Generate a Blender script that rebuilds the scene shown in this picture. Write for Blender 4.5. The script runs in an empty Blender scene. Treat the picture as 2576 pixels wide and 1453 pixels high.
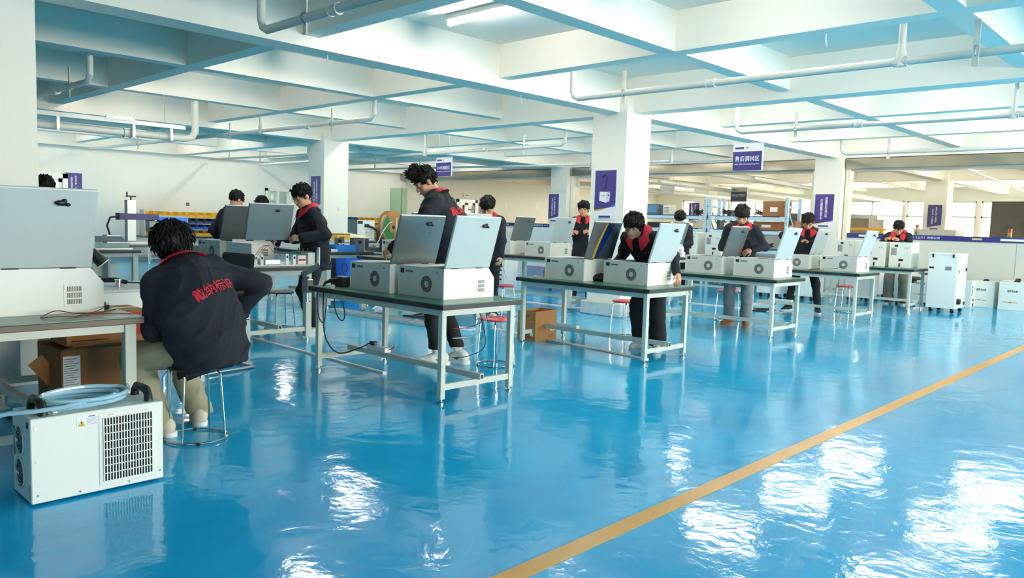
import bpy, bmesh, math, random
import numpy as np
from mathutils import Vector, Matrix, Euler
random.seed(7); rng = np.random.default_rng(7)
C = bpy.context.scene.collection
SC = bpy.context.scene
# ---------------------------------------------------------------- camera
cam_data = bpy.data.cameras.new('camera')
cam_data.sensor_width = 36.0; cam_data.lens = 1943.84/2576*36.0; cam_data.clip_end = 300; cam_data.clip_start = .05
cam = bpy.data.objects.new('camera', cam_data); C.objects.link(cam)
cr = Vector((0.6915868542, -0.7216762125, 0.0298507525)); cu = Vector((0.0412805922, 0.0807520768, 0.9958790161)); cf = Vector((0.7211127067, 0.6875045792, -0.0856382962))
cam.matrix_world = Matrix(((cr.x, cu.x, -cf.x, 0), (cr.y, cu.y, -cf.y, 0), (cr.z, cu.z, -cf.z, 1.35), (0, 0, 0, 1)))
SC.camera = cam
# ---------------------------------------------------------------- light and exposure
world = bpy.data.worlds.new('sky'); SC.world = world; world.use_nodes = True
bg = world.node_tree.nodes['Background']; bg.inputs[0].default_value = (1.0, .905, .77, 1); bg.inputs[1].default_value = 14.0
SC.view_settings.view_transform = 'Standard'; SC.view_settings.look = 'None'
SC.view_settings.exposure = 1.0; SC.view_settings.gamma = 1.0; SC.view_settings.use_curve_mapping = False
SC.cycles.max_bounces = 10; SC.cycles.diffuse_bounces = 6; SC.cycles.glossy_bounces = 4; SC.cycles.transparent_max_bounces = 12
SC.cycles.sample_clamp_indirect = 8.0
SC.cycles.use_denoising = True
SC.cycles.caustics_reflective = False; SC.cycles.caustics_refractive = False
def portal(loc, rot, sx, sy):
    l = bpy.data.lights.new('window_daylight', 'AREA'); l.shape = 'RECTANGLE'; l.size = sx; l.size_y = sy; l.cycles.is_portal = True
    o = bpy.data.objects.new('window_daylight', l); C.objects.link(o); o.location = loc; o.rotation_euler = rot
portal((17.6, -8.9, 1.95), (math.radians(90), 0, 0), 34.5, 2.5)          # daylight through the right-hand windows
portal((34.9, 7, 1.85), (0, math.radians(90), 0), 2.0, 30)           # daylight through the far windows
# ---------------------------------------------------------------- materials
MATS = {}
def lin(c):
    c = c/255.0
    return c/12.92 if c <= .04045 else ((c+.055)/1.055)**2.4
def mat(name, rgb, rough=.5, metal=0.0, spec=.5, vary=0.0, scale=8.0, bump=0.0, bscale=60.0, emit=0.0, coat=0.0, stretch=None):
    if name in MATS: return MATS[name]
    m = bpy.data.materials.new(name); m.use_nodes = True; nt = m.node_tree; b = nt.nodes['Principled BSDF']
    col = (lin(rgb[0]), lin(rgb[1]), lin(rgb[2]), 1)
    b.inputs['Base Color'].default_value = col; b.inputs['Roughness'].default_value = rough; b.inputs['Metallic'].default_value = metal
    b.inputs['Specular IOR Level'].default_value = spec
    if coat: b.inputs['Coat Weight'].default_value = coat; b.inputs['Coat Roughness'].default_value = .08
    if emit: b.inputs['Emission Color'].default_value = col; b.inputs['Emission Strength'].default_value = emit
    if vary or bump:
        tc = nt.nodes.new('ShaderNodeTexCoord'); src = tc.outputs['Object']
        if stretch:
            mp = nt.nodes.new('ShaderNodeMapping'); mp.inputs['Scale'].default_value = stretch; nt.links.new(src, mp.inputs[0]); src = mp.outputs[0]
    if vary:
        n = nt.nodes.new('ShaderNodeTexNoise'); n.inputs['Scale'].default_value = scale; n.inputs['Detail'].default_value = 5
        mx = nt.nodes.new('ShaderNodeMixRGB'); k1 = 1-vary; k2 = 1+vary
        mx.inputs[1].default_value = tuple(min(1, x*k1) for x in col[:3])+(1,); mx.inputs[2].default_value = tuple(min(1, x*k2) for x in col[:3])+(1,)
        nt.links.new(src, n.inputs['Vector']); nt.links.new(n.outputs['Fac'], mx.inputs[0]); nt.links.new(mx.outputs[0], b.inputs['Base Color'])
    if bump:
        n2 = nt.nodes.new('ShaderNodeTexNoise'); n2.inputs['Scale'].default_value = bscale; n2.inputs['Detail'].default_value = 3
        bp = nt.nodes.new('ShaderNodeBump'); bp.inputs['Strength'].default_value = bump; bp.inputs['Distance'].default_value = .01
        nt.links.new(src, n2.inputs['Vector']); nt.links.new(n2.outputs['Fac'], bp.inputs['Height']); nt.links.new(bp.outputs[0], b.inputs['Normal'])
    MATS[name] = m; return m
WALL = mat('wall_paint', (238, 235, 225), .7, vary=.02, scale=1.5)
CEIL = mat('ceiling_paint', (240, 235, 224), .75, vary=.02, scale=.8)
WHITE = mat('white_powder_coat', (234, 234, 228), .38, vary=.02, scale=4)
GREYW = mat('grey_white_coat', (206, 209, 208), .42, vary=.03, scale=5)
CREAM = mat('bench_frame_paint', (203, 204, 193), .42, vary=.03, scale=6)
BLACK = mat('black_plastic', (24, 25, 27), .4)
DARK = mat('dark_interior', (40, 42, 44), .6)
RUBBER = mat('bench_edge_rubber', (28, 30, 31), .5)
GREEN = mat('green_bench_mat', (44, 108, 88), .28, vary=.12, scale=10)
GREYMAT = mat('grey_bench_mat', (66, 88, 84), .35, vary=.12, scale=10)
STEEL = mat('brushed_steel', (168, 164, 154), .14, 1.0, vary=.05, scale=30, stretch=(1, 1, 12))
CHROME = mat('chrome', (205, 207, 208), .14, 1.0)
ZINC = mat('zinc_plate', (176, 180, 182), .35, .9)
LIDM = mat('lid_silver', (186, 198, 200), .3, .35, vary=.03, scale=5)
PVC = mat('pipe_pvc', (214, 214, 207), .4, vary=.03, scale=3)
PURPLE = mat('poster_purple', (62, 52, 128), .35, vary=.06, scale=3)
PWHITE = mat('poster_white', (236, 236, 240), .4)
INK = mat('black_ink', (30, 32, 36), .5)
WINK = mat('white_ink', (238, 238, 244), .5)
YELLOW = mat('yellow_print', (222, 176, 48), .45)
BLUEP = mat('blue_print', (44, 98, 178), .45)
CARD = mat('cardboard', (176, 122, 72), .8, vary=.1, scale=9)
CARD2 = mat('brown_cardboard', (142, 96, 60), .8, vary=.12, scale=9)
ORANGEBOX = mat('kraft_orange', (188, 112, 46), .7, vary=.08, scale=12)
REDP = mat('red_plastic', (200, 36, 52), .32, vary=.05, scale=10)
BLUEPL = mat('blue_plastic', (26, 92, 200), .35, vary=.05)
CYANPL = mat('light_blue_tray', (30, 132, 226), .35, vary=.05)
YELPL = mat('yellow_plastic', (236, 178, 22), .4, vary=.06)
RACK = mat('rack_light_blue', (176, 202, 222), .4)
GREYPC = mat('grey_blue_case', (84, 104, 112), .45, .3)
SLABEL = mat('sticker_grey', (168, 172, 170), .5)
REDINK = mat('red_embroidery', (206, 34, 52), .7)
REDWIRE = mat('red_wire', (190, 40, 44), .45)
PCB = mat('green_board', (40, 120, 76), .4)

def floor_mat():
    m = bpy.data.materials.new('blue_epoxy'); m.use_nodes = True; nt = m.node_tree; b = nt.nodes['Principled BSDF']; N = nt.nodes.new; L = nt.links.new
    tc = N('ShaderNodeTexCoord')
    n1 = N('ShaderNodeTexNoise'); n1.inputs['Scale'].default_value = .55; n1.inputs['Detail'].default_value = 6; n1.inputs['Roughness'].default_value = .6
    L(tc.outputs['Object'], n1.inputs['Vector'])
    r1 = N('ShaderNodeValToRGB'); e = r1.color_ramp.elements
    e[0].position = .3; e[0].color = (0.012, .40, .74, 1); e[1].position = .72; e[1].color = (.016, .52, .90, 1)
    L(n1.outputs['Fac'], r1.inputs[0])
    # scuffs: sparse darker marks
    n2 = N('ShaderNodeTexNoise'); n2.inputs['Scale'].default_value = 3.2; n2.inputs['Detail'].default_value = 9; n2.inputs['Roughness'].default_value = .72
    mp = N('ShaderNodeMapping'); mp.inputs['Scale'].default_value = (1.0, 3.0, 1); mp.inputs['Rotation'].default_value = (0, 0, .5); L(tc.outputs['Object'], mp.inputs[0]); L(mp.outputs[0], n2.inputs['Vector'])
    r2 = N('ShaderNodeValToRGB'); r2.color_ramp.elements[0].position = .74; r2.color_ramp.elements[1].position = .82; L(n2.outputs['Fac'], r2.inputs[0])
    mx = N('ShaderNodeMixRGB'); mx.inputs[2].default_value = (.02, .09, .2, 1)
    ml = N('ShaderNodeMath'); ml.operation = 'MULTIPLY'; ml.inputs[1].default_value = .5; L(r2.outputs[0], ml.inputs[0]); L(ml.outputs[0], mx.inputs[0])
    L(r1.outputs[0], mx.inputs[1]); L(mx.outputs[0], b.inputs['Base Color'])
    # trowel waves
    w1 = N('ShaderNodeTexNoise'); w1.inputs['Scale'].default_value = 6.0; w1.inputs['Detail'].default_value = 4.0; w1.inputs['Distortion'].default_value = .4
    L(tc.outputs['Object'], w1.inputs['Vector'])
    bp = N('ShaderNodeBump'); bp.inputs['Strength'].default_value = .2; bp.inputs['Distance'].default_value = .02
    L(w1.outputs['Fac'], bp.inputs['Height']); L(bp.outputs[0], b.inputs['Normal'])
    b.inputs['Roughness'].default_value = .09; b.inputs['Specular IOR Level'].default_value = .55
    return m
FLOOR = floor_mat()
def glass_mat(name, tint, refl=1.0):
    m = bpy.data.materials.new(name); m.use_nodes = True; nt = m.node_tree; nt.nodes.clear(); N = nt.nodes.new
    o = N('ShaderNodeOutputMaterial'); t = N('ShaderNodeBsdfTransparent'); t.inputs[0].default_value = tint; g = N('ShaderNodeBsdfGlossy'); g.inputs['Roughness'].default_value = .02
    fr = N('ShaderNodeFresnel'); fr.inputs[0].default_value = 1.5; mx = N('ShaderNodeMixShader')
    ge = N('ShaderNodeNewGeometry'); sb = N('ShaderNodeMath'); sb.operation = 'SUBTRACT'; sb.inputs[0].default_value = 1.0; nt.links.new(ge.outputs['Backfacing'], sb.inputs[1])
    mu = N('ShaderNodeMath'); mu.operation = 'MULTIPLY'; nt.links.new(fr.outputs[0], mu.inputs[0]); nt.links.new(sb.outputs[0], mu.inputs[1])     # reflect at the outer face only
    nt.links.new(mu.outputs[0], mx.inputs[0]); nt.links.new(t.outputs[0], mx.inputs[1]); nt.links.new(g.outputs[0], mx.inputs[2]); nt.links.new(mx.outputs[0], o.inputs[0])
    return m
GLASS = glass_mat('partition_glass', (.92, .945, .935, 1))
WGLASS = glass_mat('window_glass', (.95, .97, .97, 1)); DGLASS = glass_mat('dark_door_glass', (.22, .27, .26, 1))
TUBE = mat('lamp_tube', (255, 250, 238), .4, emit=34.0)

# ---------------------------------------------------------------- mesh building
def rot_to(d):
    d = Vector(d).normalized(); up = Vector((0, 0, 1)) if abs(d.z) < .95 else Vector((1, 0, 0))
    x = up.cross(d).normalized(); y = d.cross(x)
    return Matrix((x, y, d)).transposed()
class MB:
    def __init__(s): s.v = []; s.f = []
    def add(s, vs, fs, M=None):
        n = len(s.v)
        s.v += [tuple(M @ Vector(p)) for p in vs] if M is not None else [tuple(p) for p in vs]
        s.f += [tuple(i+n for i in f) for f in fs]; return s
    def box(s, x0, y0, z0, x1, y1, z1, b=0.0, M=None):
        if x1 < x0: x0, x1 = x1, x0
        if y1 < y0: y0, y1 = y1, y0
        if z1 < z0: z0, z1 = z1, z0
        if b <= 0:
            v = [(x0,y0,z0),(x1,y0,z0),(x1,y1,z0),(x0,y1,z0),(x0,y0,z1),(x1,y0,z1),(x1,y1,z1),(x0,y1,z1)]
            return s.add(v, [(3,2,1,0),(4,5,6,7),(0,1,5,4),(1,2,6,5),(2,3,7,6),(3,0,4,7)], M)
        b = min(b, (x1-x0)*.45, (y1-y0)*.45, (z1-z0)*.45)
        P = {}; v = []
        for ix, (xo, xi) in enumerate(((x0, x0+b), (x1, x1-b))):
            for iy, (yo, yi) in enumerate(((y0, y0+b), (y1, y1-b))):
                for iz, (zo, zi) in enumerate(((z0, z0+b), (z1, z1-b))):
                    for k, p in enumerate(((xo, yi, zi), (xi, yo, zi), (xi, yi, zo))):
                        P[ix, iy, iz, k] = len(v); v.append(p)
        f = []
        def q(*a): f.append(tuple(P[i] for i in a))
        for s0 in (0, 1):
            q((s0,0,0,0),(s0,1,0,0),(s0,1,1,0),(s0,0,1,0)); q((0,s0,0,1),(0,s0,1,1),(1,s0,1,1),(1,s0,0,1)); q((0,0,s0,2),(1,0,s0,2),(1,1,s0,2),(0,1,s0,2))
            for s1 in (0, 1):
                q((s0,s1,0,0),(s0,s1,1,0),(s0,s1,1,1),(s0,s1,0,1)); q((s0,0,s1,0),(s0,1,s1,0),(s0,1,s1,2),(s0,0,s1,2)); q((0,s0,s1,1),(1,s0,s1,1),(1,s0,s1,2),(0,s0,s1,2))
                for s2 in (0, 1): q((s0,s1,s2,0),(s0,s1,s2,1),(s0,s1,s2,2))
        return s.add(v, f, M)
    def cyl(s, p0, p1, r0, r1=None, n=12, M=None, cap=True):
        r1 = r0 if r1 is None else r1
        p0, p1 = Vector(p0), Vector(p1); R = rot_to(p1-p0); v = []; 
        for p, r in ((p0, r0), (p1, r1)):
            for i in range(n):
                a = 2*math.pi*i/n; v.append(p+R@Vector((math.cos(a)*r, math.sin(a)*r, 0)))
        f = [(i, (i+1)%n, n+(i+1)%n, n+i) for i in range(n)]
        if cap: f += [tuple(range(n-1, -1, -1)), tuple(range(n, 2*n))]
        return s.add(v, f, M)
    def tube(s, pts, r, n=8, closed=False, M=None):
        pts = [Vector(p) for p in pts]; m = len(pts); v = []; N = None
        for i, p in enumerate(pts):
            a = pts[i-1] if (i > 0 or closed) else p; b = pts[(i+1)%m] if (i < m-1 or closed) else p
            t = (b-a).normalized()
            if N is None: N = rot_to(t).col[0].copy()
            N = (N-t*N.dot(t)).normalized(); B = t.cross(N); rr = r[i] if isinstance(r, (list, tuple)) else r
            for k in range(n):
                w = 2*math.pi*k/n; v.append(p+(N*math.cos(w)+B*math.sin(w))*rr)
        f = []
        for i in range(m if closed else m-1):
            j = (i+1)%m
            for k in range(n): f.append((i*n+k, i*n+(k+1)%n, j*n+(k+1)%n, j*n+k))
        if not closed: f += [tuple(range(n-1, -1, -1)), tuple(range((m-1)*n, m*n))]
        return s.add(v, f, M)
    def lathe(s, prof, c=(0,0,0), n=20, M=None):     # prof: (r, z) list
        v = []; c = Vector(c); m = len(prof)
        for r, z in prof:
            for i in range(n):
                a = 2*math.pi*i/n; v.append(c+Vector((r*math.cos(a), r*math.sin(a), z)))
        f = [(j*n+i, j*n+(i+1)%n, (j+1)*n+(i+1)%n, (j+1)*n+i) for j in range(m-1) for i in range(n)]
        f += [tuple(range(n-1, -1, -1)), tuple(range((m-1)*n, m*n))]
        return s.add(v, f, M)
    def prism(s, poly, h0, h1, axis='z', M=None):    # poly: 2D points, extruded along axis
        def P(a, b, h): return {'z': (a, b, h), 'y': (a, h, b), 'x': (h, a, b)}[axis]
        n = len(poly); v = [P(a, b, h0) for a, b in poly]+[P(a, b, h1) for a, b in poly]
        f = [(i, (i+1)%n, n+(i+1)%n, n+i) for i in range(n)]+[tuple(range(n-1, -1, -1)), tuple(range(n, 2*n))]
        return s.add(v, f, M)
    def ball(s, c, r, n=12, m=8, sc=(1,1,1), M=None):
        prof = [(max(1e-4, math.sin(math.pi*j/m)), -math.cos(math.pi*j/m)) for j in range(m+1)]
        t = MB().lathe(prof, n=n); T = Matrix.Translation(c) @ Matrix.Diagonal((r*sc[0], r*sc[1], r*sc[2], 1))
        return s.add(t.v, t.f, M @ T if M is not None else T)
    def build(s, name, m, parent=None, smooth=False, fix=True):
        me = bpy.data.meshes.new(name); me.from_pydata(s.v, [], s.f)
        if fix:
            bm = bmesh.new(); bm.from_mesh(me); bmesh.ops.recalc_face_normals(bm, faces=bm.faces); bm.to_mesh(me); bm.free()
        if smooth:
            me.shade_smooth() if hasattr(me, 'shade_smooth') else None
        me.materials.append(m)
        o = bpy.data.objects.new(name, me); C.objects.link(o)
        if parent is not None: o.parent = parent
        return o
def smooth_by_angle(o, deg=40):
    me = o.data; me.shade_smooth(); me.set_sharp_from_angle(angle=math.radians(deg)); return o
def tag(o, label, cat, group=None, kind=None):
    if label: o['label'] = label
    if cat: o['category'] = cat
    if group: o['group'] = group
    if kind: o['kind'] = kind
    return o
def thing(name, label, cat, loc=(0,0,0), rz=0.0, group=None, scale=None):
    o = bpy.data.objects.new(name, None); o.empty_display_size = .1; C.objects.link(o); o.location = loc; o.rotation_euler = (0, 0, rz)
    if scale: o.scale = scale
    return tag(o, label, cat, group)
def dup(root, loc, rz=None, label=None, group=None, skip=()):
    r = root.copy(); C.objects.link(r); r.location = loc
    if rz is not None: r.rotation_euler = (0, 0, rz)
    if label: r['label'] = label
    if group: r['group'] = group
    for ch in root.children:
        if ch.name.split('.')[0] in skip: continue
        c = ch.copy(); C.objects.link(c); c.parent = r
        for g in ch.children:
            d = g.copy(); C.objects.link(d); d.parent = c
    return r
def struct(name, mb, m, parent=None):
    o = mb.build(name, m, parent); o['kind'] = 'structure'; return o
FONT_CACHE = {}
def text(name, s, size, loc, right, up, m, parent=None, w=None, depth=.0012, vertical=False, curve_to=None, shear=0.0, bold=.012):
    """flat lettering: loc = centre, right/up = directions in the parent's frame; w = wanted width"""
    cu_ = bpy.data.curves.new('lettering', 'FONT'); cu_.body = '\n'.join(s) if vertical else s; cu_.size = 1.0; cu_.align_x = 'CENTER'; cu_.align_y = 'CENTER'; cu_.extrude = .0; cu_.resolution_u = 3; cu_.offset = bold; cu_.shear = shear
    if vertical: cu_.space_line = .82
    to = bpy.data.objects.new('lettering', cu_); C.objects.link(to)
    dg = bpy.context.evaluated_depsgraph_get(); me = bpy.data.meshes.new_from_object(to.evaluated_get(dg)); me.name = name
    bpy.data.objects.remove(to)
    n = len(me.vertices); co = np.empty(n*3, 'f4'); me.vertices.foreach_get('co', co); co = co.reshape(-1, 3)
    if n == 0: return None
    mn, mx = co.min(0), co.max(0); c = (mn+mx)/2; ext = mx-mn
    k = size/ext[1] if not w or vertical else None
    sx, sy = (k, k) if k else (w/ext[0], size/ext[1])
    if vertical and w: sx = w/ext[0]
    R, U = Vector(right).normalized(), Vector(up).normalized(); Nn = R.cross(U)
    P = np.array([list(R), list(U), list(Nn)]); q = (co-c)*np.array([sx, sy, 1]); q[:, 2] += depth
    if curve_to is not None: out = curve_to(q)
    else: out = q @ P+np.array(loc)
    me.vertices.foreach_set('co', out.astype('f4').ravel()); me.update()
    me.materials.clear(); me.materials.append(m)
    o = bpy.data.objects.new(name, me); C.objects.link(o)
    if parent is not None: o.parent = parent
    return o
# ---------------------------------------------------------------- structure
XL = [1.47, 4.2, 6.93, 9.65, 12.38, 15.1, 17.83, 20.56, 23.28, 26.0, 28.73, 31.45, 34.18]     # beam lines across X (every third carries columns)
YL = [-8.6, -5.95, -3.25, -.72, 1.85, 4.45, 7.0, 9.52, 12.12, 14.92, 17.5, 20.05, 22.6]
fl = MB().box(-7.5, -9, -.1, 36, 22.9, 0); floor = struct('floor', fl, FLOOR)
struct('floor_2', MB().box(17.74, -8.6, .0001, 34.4, 22.6, .0012), mat('grey_bounce_floor', (150, 148, 142), .5, vary=.08, scale=2))  # unseen grey slab added to stop blue bounce in the far room
struct('trim_1', MB().box(-6, 1.90, .0005, 17.7, 1.995, .0022), mat('orange_line_paint', (232, 160, 52), .3, vary=.08, scale=5))
ceil = struct('ceiling', MB().box(-7.5, -9, 3.51, 36, 22.9, 3.7), CEIL)
for i, x in enumerate([-6.7, -3.98, -1.25]+XL):
    main = (i % 3 == 0); w = .15 if main else .1; zb = 3.0 if main else 3.11
    if x > 34: continue
    struct('ceiling_beam', MB().box(x-w, -9, zb, x+w, 22.7, 3.52), CEIL, ceil)
for j, y in enumerate(YL):
    main = (j % 3 == 0); w = .16 if main else .1; zb = 3.001 if main else 3.111
    struct('ceiling_beam', MB().box(-7.3, y-w, zb, 34.4, y+w, 3.521), CEIL, ceil)
def column(x, y, nm='column'):
    o = struct(nm, MB().box(x, y, 0, x+.62, y+.62, 3.2), WALL)
    return o
PL = mat('scuffed_plinth', (196, 204, 206), .6, vary=.25, scale=14)
cols = {}
for x in (1.16, 9.34, 17.52, 25.7):
    for y in (6.7, 14.62):
        cols[x, y] = column(x, y)
for x in (9.34, 17.52, 25.7): column(x, -.9) if x > 20 else None
def plinth(x, y, p):
    b = MB().box(x-.07, y-.07, 0, x+.69, y+.69, .2, .012); struct('plinth', b, PL, p)
plinth(9.34, 6.7, cols[9.34, 6.7]); plinth(9.34, 14.62, cols[9.34, 14.62])
# walls
def wall_x(name, x0, x1, y0, y1, openings, z1=3.52):     # wall running along Y with (ya, yb, za, zb) openings
    b = MB(); cur = y0
    for (a, c, za, zb) in openings:
        b.box(x0, cur, 0, x1, a, z1)
        if za > 0: b.box(x0, a, 0, x1, c, za)
        b.box(x0, a, zb, x1, c, z1); cur = c
    b.box(x0, cur, 0, x1, y1, z1); return struct(name, b, WALL)
def wall_y(name, y0, y1, x0, x1, openings, z1=3.52):
    b = MB(); cur = x0
    for (a, c, za, zb) in openings:
        b.box(cur, y0, 0, a, y1, z1)
        if za > 0: b.box(a, y0, 0, c, y1, za)
        b.box(a, y0, zb, c, y1, z1); cur = c
    b.box(cur, y0, 0, x1, y1, z1); return struct(name, b, WALL)
WF = mat('window_frame_white', (222, 222, 216), .45)
wn = [0]; dn = [0]
def window(axis, at, a, b_, za, zb, n):      # frame, mullions and panes in an opening
    wn[0] += 1
    fr = MB(); t = .06
    def bx(u0, z0, u1, z1, th=.07):
        if axis == 'x': fr.box(at-th/2, u0, z0, at+th/2, u1, z1)
        else: fr.box(u0, at-th/2, z0, u1, at+th/2, z1)
    bx(a, za, b_, za+t); bx(a, zb-t, b_, zb); bx(a, za, a+t, zb); bx(b_-t, za, b_, zb)
    for k in range(1, n):
        u = a+(b_-a)*k/n; bx(u-t/2, za, u+t/2, zb)
    bx(a, za+(zb-za)*.62, b_, za+(zb-za)*.62+t)
    o = struct('window_%d' % wn[0], fr, WF)
    for k in range(n):
        u0 = a+(b_-a)*k/n+t/2; u1 = a+(b_-a)*(k+1)/n-t/2; p = MB()
        if axis == 'x': p.box(at-.004, u0, za+t, at+.004, u1, zb-t)
        else: p.box(u0, at-.004, za+t, u1, at+.004, zb-t)
        p.build('pane', WGLASS, o)
far_open = [(y, y+2.55, 1.0, 2.72) for y in (-8.2, -5.5, -2.8, -.1, 2.6, 5.2, 7.9, 10.55, 13.2, 15.85, 18.5)]
wall_x('wall_front', 34.4, 34.65, -9, 22.9, far_open)
for (a, c, za, zb) in far_open: window('x', 34.5, a, c, za, zb, 2)
rt = [(.6, 3.4, .85, 3.0)]+[(x, x+4.6, .85, 3.0) for x in (4.0, 9.3, 14.6, 19.9, 25.2, 29.6)]  # narrow first window added to brighten the left foreground
wall_y('wall_right', -8.85, -8.6, -7.5, 36, rt)
for (a, c, za, zb) in rt: window('y', -8.72, a, c, za, zb, 3)
bk = [(y, y+2.6, 1.0, 2.7) for y in ()]
wall_x('wall_back', -7.35, -7.1, -9, 22.9, bk)
for (a, c, za, zb) in bk: window('x', -7.2, a, c, za, zb, 2)
doors = [(5.3, 6.62, 0, 2.22), (12.3, 13.2, 1.0, 2.2), (20.45, 21.45, 0, 2.15)]
wall_y('wall_left', 22.6, 22.85, -7.5, 36, doors)
ALU = mat('white_aluminium', (214, 217, 212), .35, .3)
def door(x0, x1, z1, n):
    dn[0] += 1; fr = MB(); t = .07
    fr.box(x0-.05, 22.54, 0, x0+t, 22.7, z1+.05); fr.box(x1-t, 22.54, 0, x1+.05, 22.7, z1+.05); fr.box(x0-.05, 22.54, z1-t, x1+.05, 22.7, z1+.05)
    o = struct('door_%d' % dn[0], fr, ALU)
    for k in range(n):
        a = x0+t+(x1-x0-2*t)*k/n; b = x0+t+(x1-x0-2*t)*(k+1)/n; lf = MB()
        lf.box(a+.005, 22.6, .01, a+.09, 22.65, z1-t); lf.box(b-.09, 22.6, .01, b-.005, 22.65, z1-t); lf.box(a, 22.6, .01, b, 22.65, .18); lf.box(a, 22.6, z1-t-.1, b, 22.65, z1-t-.005); lf.box(a, 22.6, .95, b, 22.65, 1.02)
        L = lf.build('door_leaf', ALU, o)
        MB().box(a+.09, 22.62, .18, b-.09, 22.63, z1-t-.1).build('pane', WGLASS if x0 < 10 else DGLASS, L)
        MB().box(b-.07 if k == 0 else a+.03, 22.56, .95, b-.03 if k == 0 else a+.07, 22.6, 1.15).build('door_handle', BLACK, L)
door(5.3, 6.62, 2.22, 2); door(20.45, 21.45, 2.15, 2)
wn[0] += 1
fr = MB(); fr.box(12.3, 22.55, 1.0, 12.38, 22.7, 2.2).box(13.12, 22.55, 1.0, 13.2, 22.7, 2.2).box(12.3, 22.55, 2.12, 13.2, 22.7, 2.2).box(12.3, 22.55, 1.0, 13.2, 22.7, 1.08).box(12.72, 22.57, 1.0, 12.78, 22.68, 2.2)
o = struct('window_%d' % wn[0], fr, ALU); MB().box(12.38, 22.62, 1.08, 13.12, 22.63, 2.12).build('pane', WGLASS, o)
# room beyond the left wall, seen through its doors and window
struct('wall_beyond', MB().box(3, 26, 0, 24, 26.2, 3.5), WALL)
struct('wall_beyond_end', MB().box(24, 22.86, 0, 24.2, 26.2, 3.5), WALL)  # end wall added to keep daylight out of this room
struct('ceiling_beyond', MB().box(3, 22.8, 3.4, 24, 26.2, 3.5), CEIL)
struct('floor_beyond', MB().box(3, 22.8, -.1, 24, 26.2, -.001), FLOOR)
# glazed partition along X = 17.8 between the columns
PG = 17.80
part_segs = [(-8.5, 6.68), (7.34, 14.6), (15.26, 22.6)]
NAVY = mat('navy_strip', (44, 46, 122), .35)
CREAMF = mat('partition_post', (228, 224, 210), .4)
for si, (a, b) in enumerate(part_segs):
    lo = MB().box(PG-.06, a, 0, PG+.06, b, 1.24); pw = struct('partition_wall', lo, mat('partition_panel', (200, 203, 196), .55, vary=.03, scale=3))
    y = b-1.25
    while y > a: MB().box(PG-.064, y-.004, .02, PG-.058, y+.004, 1.23).build('panel_joint', mat('joint_grey', (150, 152, 148), .6), pw)['kind'] = 'structure'; y -= 2.1
    st = MB().box(PG-.072, a, 1.24, PG+.072, b, 1.345).build('printed_strip', NAVY, pw)
    y = b-.35; k = 0
    while y > a+.4 and y > -2:
        if k % 3 == 0: MB().box(PG-.075, y-.42, 1.272, PG-.07, y, 1.315).build('white_print', PWHITE, st)
        elif k % 3 == 1:
            text('strip_lettering', '戴纳标识技术（上海）有限公司', .05, (PG-.073, y-.45, 1.293), (0, -1, 0), (0, 0, 1), WINK, st, w=.86)
        else: MB().box(PG-.075, y-.3, 1.275, PG-.07, y-.12, 1.312, .01).build('gold_print', mat('pale_gold_print', (206, 190, 140), .4), st)
        y -= (.75, 1.35, .62)[k % 3]; k += 1
    hd = MB().box(PG-.17, a, 2.76, PG+.17, b, 2.98, .004).build('steel_header', STEEL, pw); hd['kind'] = 'structure'
    MB().box(PG-.05, a, 2.71, PG+.05, b, 2.76).build('head_rail', ALU, pw)
    MB().box(PG-.11, b-.09, 0, PG+.11, b, 2.76).build('end_post', CREAMF, pw); MB().box(PG-.11, a, 0, PG+.11, a+.09, 2.76).build('end_post', CREAMF, pw)
    y = b-.09
    while y > a+.1:
        y2 = max(a+.09, y-1.3); MB().box(PG-.006, y2+.004, 1.345, PG+.006, y-.004, 2.72).build('glass_pane', GLASS, pw); y = y2
    struct('wall_infill', MB().box(PG-.02, a, 2.98, PG+.02, b, 3.52), WALL, pw) if False else None
# door standing open at the left end of the partition
o = thing('glass_door', 'frameless green-tinted glass door standing open at the far partition end', 'glass door', (17.15, 21.6, 0))
MB().box(0, 0, .02, .012, .95, 2.45).build('pane', glass_mat('door_glass', (.72, .86, .78, 1)), o)
MB().box(-.03, .85, .9, .04, .88, 1.5).build('door_handle', CHROME, o)
# baseboards
struct('baseboard_left', MB().box(-7, 22.56, 0, 17.7, 22.6, .1), mat('baseboard_grey', (150, 156, 158), .5))
# ---------------------------------------------------------------- ceiling lamps
n = 0
def lamp(x, y, label):
    global LAMP0
    if LAMP0 is None:
        o = thing('ceiling_lamp', label, 'ceiling lamp', (x, y, 3.51), 0, 'tube lamps in the ceiling coffers')
        MB().box(-.05, -.62, -.055, .05, .62, 0, .006).build('batten', WHITE, o)
        MB().cyl((.0, -.6, -.085), (.0, .6, -.085), .024, n=12).build('tube', TUBE, o)
        MB().box(-.03, -.63, -.11, .03, -.6, -.03).build('end_cap', WHITE, o); MB().box(-.03, .6, -.11, .03, .63, -.03).build('end_cap', WHITE, o)
        LAMP0 = o
    else: o = dup(LAMP0, (x, y, 3.51), label=label)
LAMP0 = None; ORD = ['first', 'second', 'third', 'fourth', 'fifth', 'sixth', 'seventh', 'eighth']
lamp(5.56, 5.73, 'lit tube lamp in the ceiling coffer nearest the camera, fully in view')
for x in (5.56, 8.29, 11.0, 13.74, 16.46):
    for y in (3.15, 5.73, 8.26, 10.82, 13.5):
        if (x, y) != (5.56, 5.73): lamp(x-(.72 if x > 8 and x < 9 else .75 if y > 10 else .35 if y > 8 else 0), y, 'lit ceiling tube lamp, %s coffer along from the camera, %s row from the aisle' % (ORD[int((x-4)/2.7)], ORD[int((y-2)/2.5)]))
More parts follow.
